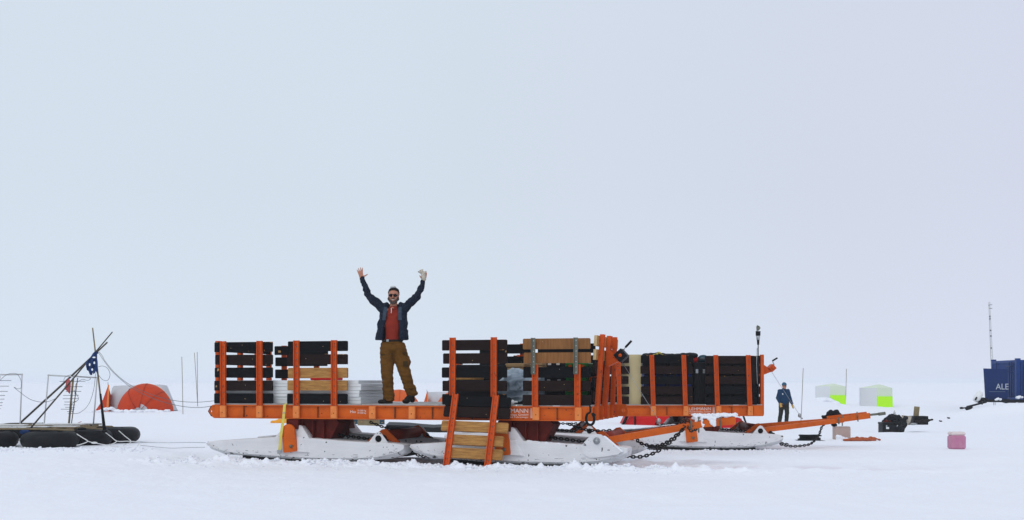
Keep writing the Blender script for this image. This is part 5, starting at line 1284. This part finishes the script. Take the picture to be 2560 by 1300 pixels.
pile('backpack', [(2232, 1050, Yg+.5, .19), (2238, 1060, Yg+.5, .19), (2242, 1070, Yg+.4, .17), (2222, 1052, Yg+.5, .15), (2246, 1046, Yg+.5, .11), (2214, 1058, Yg+.55, .12)], 'blackcloth', 'black backpack standing behind the labelled black box', 'backpack')
pile('bag', [(2258, 1052, Yg+.2, .11), (2256, 1062, Yg+.1, .13), (2252, 1072, Yg, .12), (2263, 1046, Yg+.2, .08)], 'blackcloth', 'slumped black bag leaning on the black backpack', 'bag')
pile('stuff_sack', [(2217, 1053, Yg+.3, .05), (2212, 1054, Yg+.3, .04), (2224, 1053, Yg+.3, .04)], 'darkred', 'dark red cloth tucked behind the labelled black box', 'cloth')
mb = MB(); q = at(2266, 1062, Yg+.4); mb.tube([q+Vector((-.02, 0, 0)), q+Vector((.01, 0, .27))], [.12, .15], 18); mb.tube([q+Vector((.01, 0, .265)), q+Vector((.012, 0, .285))], [.155, .155], 18)
mb.build('bucket', 'cream', None, label='cream coloured bucket tipped among the gear pile bags', cat='bucket')
mb = MB(); q = at(2236, 1038, Yg+.5); mb.tube([q, q+Vector((0, 0, .10)), q+Vector((0, 0, .12)), q+Vector((0, 0, .16))], [.035, .035, .014, .014], 12)
mb.build('bottle', 'pvc', None, label='small clear bottle standing on the black backpack', cat='bottle')
mb = MB(); q = at(2283, 1060, Yg+.3); mb.ell(q, (.13, .10, .035)); mb.tube([q+Vector((-.11, 0, .02)), q+Vector((.11, 0, .025))], .012, 8)
mb.build('snow_tray', 'steel', None, label='shallow grey tray lying in snow between bucket and dark crate', cat='tray')
base_box(2284, 2321, 1036, 1058, .45, ['black', 'rubber'], 'crate', 'dark open crate with a cardboard piece standing in it', 'crate', lid=False, Yf=Yg+.6)
mb = MB(); q = at(2292, 1037, Yg+.8); rt_ = Matrix.Rotation(R(6), 3, 'Y'); mb.box((q.x-.08, q.y, q.z-.05), (q.x+.08, q.y+.06, q.z+.26), 0, rt_)
mb.build('cardboard_piece', 'khaki', None, label='brown cardboard piece sticking up out of the dark crate', cat='cardboard')
pile('bag', [(2298, 1055, Yg+.35, (.12, .1, .05)), (2308, 1054, Yg+.35, (.12, .1, .07)), (2318, 1051, Yg+.4, (.10, .08, .05)), (2328, 1049, Yg+.4, (.07, .05, .03)), (2331, 1051, Yg+.4, (.04, .04, .03))], 'hair', 'limp black and red bag in front of the dark crate', 'bag', dsp=.02)
for (px, py, lb) in ((2352, 1053, 'tiny dark clump on the snow right of the gear pile'), (2372, 1045, 'tiny dark clump on the snow near the hitch')):
    q = at(px, py, hit(px, py+2).y); mb = MB(); mb.ell(q+Vector((0, 0, .0)), (.06, .05, .03), seg=10); mb.ell(q+Vector((-.05, 0, .02)), (.03, .03, .02), seg=8); mb.build('debris', 'rubber', None, label=lb, cat='debris')
# snowy carton, strap heap and coil beyond the drawbar
q = hit(2108, 1101); s_ = F/q.y; mb = MB(); w = 36/s_; h = 33/s_
mb.box((q.x-w/2, q.y, q.z-.03), (q.x+w/2, q.y+.3, q.z+h), bev=.004); mb.box((q.x-w/2-.004, q.y-.004, q.z+h+.001), (q.x+w/2, q.y+.31, q.z+h+.012), 0)
mb.box((q.x+w*.30, q.y-.004, q.z), (q.x+w/2+.003, q.y-.001, q.z+h*.9), 0)
ct = mb.build('carton', ['pinkcard'], None, label='pinkish snow covered carton standing under the drawbar end', cat='carton')
sn = MB()
for k_ in range(30): sn.ell((q.x+random.uniform(-w/2, w*.2), q.y-.06+random.uniform(-.08, .05), q.z+random.uniform(-.02, .10)*(1-k_/60)), (.05, .06, .05), seg=8)
for k_ in range(10): sn.ell((q.x+random.uniform(-w/2, w*.3), q.y+.1, q.z+h+.02), (.06, .1, .022), seg=8)
remesh(sn, 'snow_crust', 'snow_part', .015, ct, 2, world=True)
q = hit(2150, 1103); mb = MB()
for k_ in range(7):
    a = xw(2114+k_*11, q.y); mb.tube(spline([Vector((a, q.y+random.uniform(0, .2), q.z+.02)), Vector((a+.1, q.y+random.uniform(0, .2), q.z+random.uniform(.04, .09))), Vector((a+.22, q.y+random.uniform(0, .2), q.z+.02))]), random.uniform(.018, .03), 8)
for k_ in range(5): mb.ell((xw(2120+k_*16, q.y), q.y+.1, q.z+.025), (.09, .08, .03), seg=10)
remesh(mb, 'strap_heap', 'orangestrap', .012, None, 1, disp=lambda q_: .012*noise.noise(q_*14), label='flat heap of faded orange webbing on the snow right of the carton', cat='straps')
q = hit(2030, 1103); mb = MB()
for k_ in range(4): torus(mb, (q.x+.02*(k_ % 2), q.y+.25, q.z+.03+k_*.03), .25-.02*(k_ % 3), .013, 36, 8)
for k_ in range(5): mb.box((q.x-.33, q.y-.02+k_*.12, q.z-.01), (q.x+.30, q.y+.04+k_*.12, q.z+.012), 1)
mb.build('cable_coil', ['rubber', 'wire'], None, label='flat black cable coil lying on grey slats under the rear drawbar', cat='coil')
# jug
q = hit(2398, 1124); s_ = F/q.y; mb = MB(); w = 38/s_; h = 37/s_
mb.box((q.x-w/2, q.y, q.z-.01), (q.x+w/2, q.y+w*.9, q.z+h), bev=.045)
for t in (-.25, 0, .25): mb.box((q.x+w*t-.012, q.y-.005, q.z+.03), (q.x+w*t+.012, q.y+.01, q.z+h-.04), 0, bev=.004)
jg = mb.build('jug', 'pink', None, label='square pink plastic jug alone on the snow at right', cat='jug')
mb = MB(); mb.box((q.x-w/2+.006, q.y+.006, q.z+h-.018), (q.x+w/2-.006, q.y+w*.9-.006, q.z+h+.055), bev=.03)
mb.build('shoulder', mat('frosted_pale_plastic', (.72, .62, .60), .6), jg, world=True)
# ================================================================== CONTAINER ON ITS TRAILER, MAST
cn = at(2541, 1004, 52.0); s_ = F/52
def pc(px, py, Yq): return at(px, py, Yq)
near = Vector((cn.x, 52.0, 0)); dE = (Vector((xw(2478, 55.2), 55.2, 0))-near); ln = dE.length; dE.normalize(); dS = Vector((-dE.y, dE.x, 0))*-1
zb_, zt_ = at(0, 1000, 52).z, at(0, 898.5, 52).z
ct = empty('shipping_container', (near.x, 52, zb_), 0, 'blue shipping container with an open door, on a black trailer at the right edge', 'container')
def fr(a, b_, z_): return near+dE*a+dS*b_+Vector((0, 0, z_))
def bx(mb, a, b_, mi=0):
    vs = [fr(x, y, z_) for x in (a[0], b_[0]) for y in (a[1], b_[1]) for z_ in (a[2], b_[2])]
    mb.add(vs, [[0, 1, 3, 2], [4, 6, 7, 5], [0, 4, 5, 1], [2, 3, 7, 6], [0, 2, 6, 4], [1, 5, 7, 3]], mi)
LC = 5.0
mb = MB()
for a in (0, ln-.16):
    for b__ in (0, LC-.16): bx(mb, (a, b__, zb_), (a+.16, b__+.16, zt_))
for z_ in (zb_, zt_-.14):
    bx(mb, (.16, .01, z_), (ln-.16, .12, z_+.12)); bx(mb, (.16, LC-.12, z_), (ln-.16, LC-.01, z_+.12)); bx(mb, (.01, .16, z_), (.12, LC-.16, z_+.12)); bx(mb, (ln-.12, .16, z_), (ln-.01, LC-.16, z_+.12))
for a in (0, ln-.16):
    bx(mb, (a-.01, -.01, zt_-.02), (a+.18, .18, zt_+.05))
mb.build('frame', 'navy', ct, world=True)
mb = MB(); n = 24
def corr(p0, p1, outn):
    L_ = (p1-p0).length; k_ = int(L_/.14); pts = []
    for i in range(k_+1):
        for o_ in ((0, 0), (.25, 0), (.35, 1), (.75, 1), (.85, 0)):
            t = (i+o_[0])/(k_+1); pts.append(p0.lerp(p1, t)+outn*(.03*o_[1]))
    pts.append(p1); vs = [p+Vector((0, 0, zb_+.1)) for p in pts]+[p+Vector((0, 0, zt_-.1)) for p in pts]; m_ = len(pts)
    mb.add(vs, [[i, i+1, m_+i+1, m_+i] for i in range(m_-1)])
corr(fr(.16, .05, 0), fr(ln-.16, .05, 0), -dS); corr(fr(.05, .16, 0), fr(.05, LC-.16, 0), -dE); corr(fr(ln-.05, .16, 0), fr(ln-.05, LC-.16, 0), dE); corr(fr(.16, LC-.05, 0), fr(ln-.16, LC-.05, 0), dS)
bx(mb, (.05, .05, zt_-.06), (ln-.05, LC-.05, zt_-.03)); bx(mb, (.05, .05, zb_+.04), (ln-.05, LC-.05, zb_+.07))
mb.build('wall', 'navy', ct, world=True)
mb = MB()
for a in (.5, .8, ln-.8): mb.tube([fr(a, -.03, zb_+.1), fr(a, -.03, zt_-.1)], .02, 8)
mb.tube([fr(.3, -.03, zt_-.3), fr(1.2, -.03, zt_-.3)], .02, 6); mb.build('lock_rod', 'navydark', ct, world=True)
mb = MB(); bx(mb, (-.06, .35, zb_+.10), (-.02, 1.5, zt_-.22)); mb.tube([fr(-.09, .3, zt_-.2), fr(-.09, 1.6, zt_-.2)], .02, 6, 1)
mb.tube([fr(-.09, .6, zb_+.5), fr(-.09, .75, zb_+.9), fr(-.09, .65, zb_+1.2)], .02, 6, 1); mb.build('side_door', ['navydark', 'card'], ct, world=True)
Yd = 51.2
a0, a1, a2, a3 = at(2459.5, 921, Yd+.3), at(2519, 923, Yd), at(2519, 997, Yd), at(2464.5, 1003, Yd+.3)
mb = MB(); th = Vector((0, .06, 0)); mb.add([a0, a1, a2, a3, a0+th, a1+th, a2+th, a3+th], [[0, 1, 2, 3], [7, 6, 5, 4], [0, 4, 5, 1], [1, 5, 6, 2], [2, 6, 7, 3], [3, 7, 4, 0]])
e1 = a1.lerp(a2, .5)
mb.tube([a1+Vector((.0, .03, -.1)), Vector((near.x-.15, 52.0, a1.z-.1))], .02, 6); mb.tube([a2+Vector((.0, .03, .1)), Vector((near.x-.15, 52.0, a2.z+.1))], .02, 6)
dr = mb.build('door', 'navydark', ct, world=True)
mb = MB(); ux = (a1-a0).normalized(); ux.z = 0; ux.normalize(); vs, fs = text_mesh('ALE', 1, .004); wd = max(v_.x for v_ in vs)
p = at(2488, 973.5, Yd+.06); p.y -= .05; L_ = 29.5/F*Yd; hgt = 15/F*Yd
mb.add([p+ux*(v_.x/wd*L_)+Vector((0, -v_.z-.01, v_.y/.72*hgt)) for v_ in vs], fs)
p2 = at(2472, 979.5, Yd+.1); mb.box((p2.x, p2.y-.07, p2.z), (p2.x+45/F*Yd, p2.y-.062, p2.z+.018), 1)
mb.build('lettering', [mat('grey_lettering', (.42, .46, .52), .6), mat('faint_blue_lettering', (.12, .17, .26), .6)], dr, world=True)
tr_ = empty('trailer', (near.x, 52, float(surf(near.x, 52))), 0, 'black trailer with drawbar carrying the blue container', 'trailer')
mb = MB()
def beamw(p, q, w, h, mi=0):
    p, q = Vector(p), Vector(q); d = (q-p).normalized(); s__ = d.cross(Vector((0, 0, 1))).normalized(); u = s__.cross(d)
    vs = [x+s__*a*w/2+u*b_*h/2 for x in (p, q) for a, b_ in ((-1, -1), (1, -1), (1, 1), (-1, 1))]
    mb.add(vs, [[0, 1, 2, 3], [7, 6, 5, 4], [0, 4, 5, 1], [1, 5, 6, 2], [2, 6, 7, 3], [3, 7, 4, 0]], mi)
beamw(at(2478, 1001, 53), at(2660, 1004, 53), .3, .14); beamw(at(2464, 1002, 51.3), at(2660, 1003, 51.0), .2, .12); beamw(at(2500, 1001, 54), at(2660, 1003, 54), .2, .14)
mb.build('chassis', 'black', tr_, world=True)
mb = MB(); beamw(at(2418, 1017, 51), at(2465, 1005, 51.2), .10, .07); mb.ell(at(2404, 1020, 51), (.09, .06, .05)); mb.ell(at(2420, 1021, 51), (.13, .1, .10)); mb.ell(at(2426, 1018, 51), (.10, .1, .08)); mb.tube([at(2400, 1021, 51), at(2418, 1019, 51)], .03, 8); beamw(at(2452, 1006, 51.1), at(2456, 1011, 51.1), .05, .05)
mb.build('drawbar', 'black', tr_, world=True)
mb = MB(); mb.ell(at(2456, 999, 51.4), (.20, .15, .10)); mb.ell(at(2448, 1004, 51.4), (.12, .1, .06)); mb.build('spare_gear', 'black', tr_, world=True)
mb = MB(); beamw(at(2535, 1013, 51.2), at(2560, 1016, 51.2), .5, .14); beamw(at(2545, 1012, 51.2), at(2570, 1003, 51.2), .3, .14); mb.prism([(xw(2500, 51.2), at(0, 1004, 51.2).z), (xw(2534, 51.2), at(0, 1013, 51.2).z), (xw(2540, 51.2), at(0, 1004, 51.2).z)], 51.1, 51.3)
beamw(at(2545, 1019, 51.2), at(2640, 1019, 51.2), .3, .08); mb.build('skid', 'black', tr_, world=True)
mb = MB()
for px, py, r in ((2491, 999, (.06, .12, .04)), (2495, 997, (.07, .12, .05)), (2500, 998, (.07, .1, .04)), (2545, 994, (.10, .12, .07)), (2549, 991, (.08, .1, .05)), (2554, 993, (.06, .1, .05))): mb.ell(at(px, py, 50.7 if px < 2510 else 51.0), r)
remesh(mb, 'snow_crust', 'snow_part', .02, tr_, 1, world=True, disp=lambda q_: .03*noise.noise(q_*9))
mb = MB(); rr = at(2444, 1001, 51.2); mb.tube([at(2437, 1003, 51.2), at(2442, 996, 51.2), at(2450, 983, 51.2), at(2452, 979.5, 51.2)], [.10, .15, .15, .08], 16); mb.tube([at(2438, 1000, 51.02), at(2442, 993, 51.02)], .04, 8, 1)
mb.build('gas_cylinder', ['foam', 'rubber'], None, label='white gas cylinder strapped leaning on the trailer drawbar', cat='cylinder')
Ym_ = 58; mb = MB(); p, q = at(2479.5, 905, Ym_), at(2473, 755, Ym_); g = Vector((p.x+.15, Ym_, float(surf(p.x, Ym_))-.05))
for dx, dy in ((-.05, 0), (.05, 0), (0, .08)): mb.tube([g+Vector((dx, dy, 0)), p+Vector((dx, dy, 0)), q+Vector((dx*.6, dy*.6, 0))], .011, 6)
k_ = 0; z_ = g.z
while z_ < q.z-.1:
    t = (z_-g.z)/(q.z-g.z); c0 = g.lerp(q, t); c1 = g.lerp(q, min(1, t+.03)); mb.tube([c0+Vector((-.05, 0, 0)), c1+Vector((.05, 0, 0))], .006, 4); mb.tube([c1+Vector((.05, 0, 0)), c1+Vector((0, .08, 0))], .006, 4); z_ += .16
ms = mb.build('radio_mast', 'pvc', None, label='tall thin lattice mast rising behind the blue container', cat='mast', origin=g)
mb = MB()
for py, dx in ((762, .14), (771, .14), (764, -.05)): mb.tube([at(2473.5, py, Ym_), at(2473.5, py, Ym_)+Vector((dx, 0, 0))], .014, 6)
for py in (791, 797, 826, 840, 870): c0 = at(2473+(py-755)*.043, py, Ym_); mb.box(c0-Vector((.035, .03, .03)), c0+Vector((.035, .03, .03)), 1 if py < 800 else 0)
mb.build('antenna', ['wire', 'wire'], ms, world=True)
# ================================================================== AIR
mb = MB(); mb.add([(x, y, z_) for x in (-4300, 4300) for y in (-90, 4400) for z_ in (-2.2, 8.0)], [[0, 1, 3, 2], [4, 6, 7, 5], [0, 4, 5, 1], [2, 3, 7, 6], [0, 2, 6, 4], [1, 5, 7, 3]])
hm = bpy.data.materials.new('haze_air'); hm.use_nodes = True; nt = hm.node_tree; nt.nodes.clear(); o_ = nt.nodes.new('ShaderNodeOutputMaterial'); vl = nt.nodes.new('ShaderNodeVolumePrincipled')
vl.inputs['Color'].default_value = (.90, .93, .97, 1); vl.inputs['Density'].default_value = .0006; nt.links.new(vl.outputs[0], o_.inputs['Volume'])
mb.build('haze', hm, None, kind='stuff', origin=(0, 0, 0), label='thin white air of the whiteout')
# ================================================================== LIGHT, SKY, CAMERA
w = bpy.data.worlds.new('World'); sc.world = w; w.use_nodes = True; nt = w.node_tree; nt.nodes.clear()
out = nt.nodes.new('ShaderNodeOutputWorld'); bg = nt.nodes.new('ShaderNodeBackground'); tc = nt.nodes.new('ShaderNodeTexCoord')
sep = nt.nodes.new('ShaderNodeSeparateXYZ'); nt.links.new(tc.outputs['Generated'], sep.inputs[0])
mr = nt.nodes.new('ShaderNodeMapRange'); mr.inputs[1].default_value = -.1; mr.inputs[2].default_value = .45; nt.links.new(sep.outputs[0], mr.inputs[0])
mx = nt.nodes.new('ShaderNodeMix'); mx.data_type = 'RGBA'; nt.links.new(mr.outputs[0], mx.inputs[0])
mx.inputs[6].default_value = (.648, .730, .828, 1); mx.inputs[7].default_value = (.632, .672, .800, 1)
nz = nt.nodes.new('ShaderNodeTexNoise'); nz.inputs['Scale'].default_value = 2.2; nz.inputs['Detail'].default_value = 2; nt.links.new(tc.outputs['Generated'], nz.inputs[0])
mr2 = nt.nodes.new('ShaderNodeMapRange'); mr2.inputs[3].default_value = .97; mr2.inputs[4].default_value = 1.03; nt.links.new(nz.outputs[0], mr2.inputs[0])
mr3 = nt.nodes.new('ShaderNodeMapRange'); mr3.inputs[1].default_value = .0; mr3.inputs[2].default_value = .16; mr3.inputs[3].default_value = 1.075; mr3.inputs[4].default_value = 1.015; nt.links.new(sep.outputs[2], mr3.inputs[0])
mm = nt.nodes.new('ShaderNodeMath'); mm.operation = 'MULTIPLY'; nt.links.new(mr2.outputs[0], mm.inputs[0]); nt.links.new(mr3.outputs[0], mm.inputs[1])
nt.links.new(mx.outputs[2], bg.inputs[0]); nt.links.new(mm.outputs[0], bg.inputs[1]); nt.links.new(bg.outputs[0], out.inputs[0])
sd = bpy.data.lights.new('sun', 'SUN'); sd.energy = .72; sd.angle = R(35); sd.color = (1, .97, .93); so = bpy.data.objects.new('sun', sd); COL.objects.link(so)
so.rotation_euler = (R(42), 0, R(-25))
cd = bpy.data.cameras.new('camera'); cam = bpy.data.objects.new('camera', cd); COL.objects.link(cam); sc.camera = cam
cam.location = (0, 0, H); cam.rotation_euler = (R(90), 0, 0); cd.sensor_width = 36; cd.lens = F/2560*36; cd.shift_y = (HZ-650)/2560; cd.clip_end = 9000; cd.clip_start = .1
sc.cycles.volume_bounces = 6; sc.cycles.max_bounces = 12
sc.view_settings.view_transform = 'Standard'; sc.view_settings.look = 'None'; sc.view_settings.exposure = 0; sc.view_settings.gamma = 1
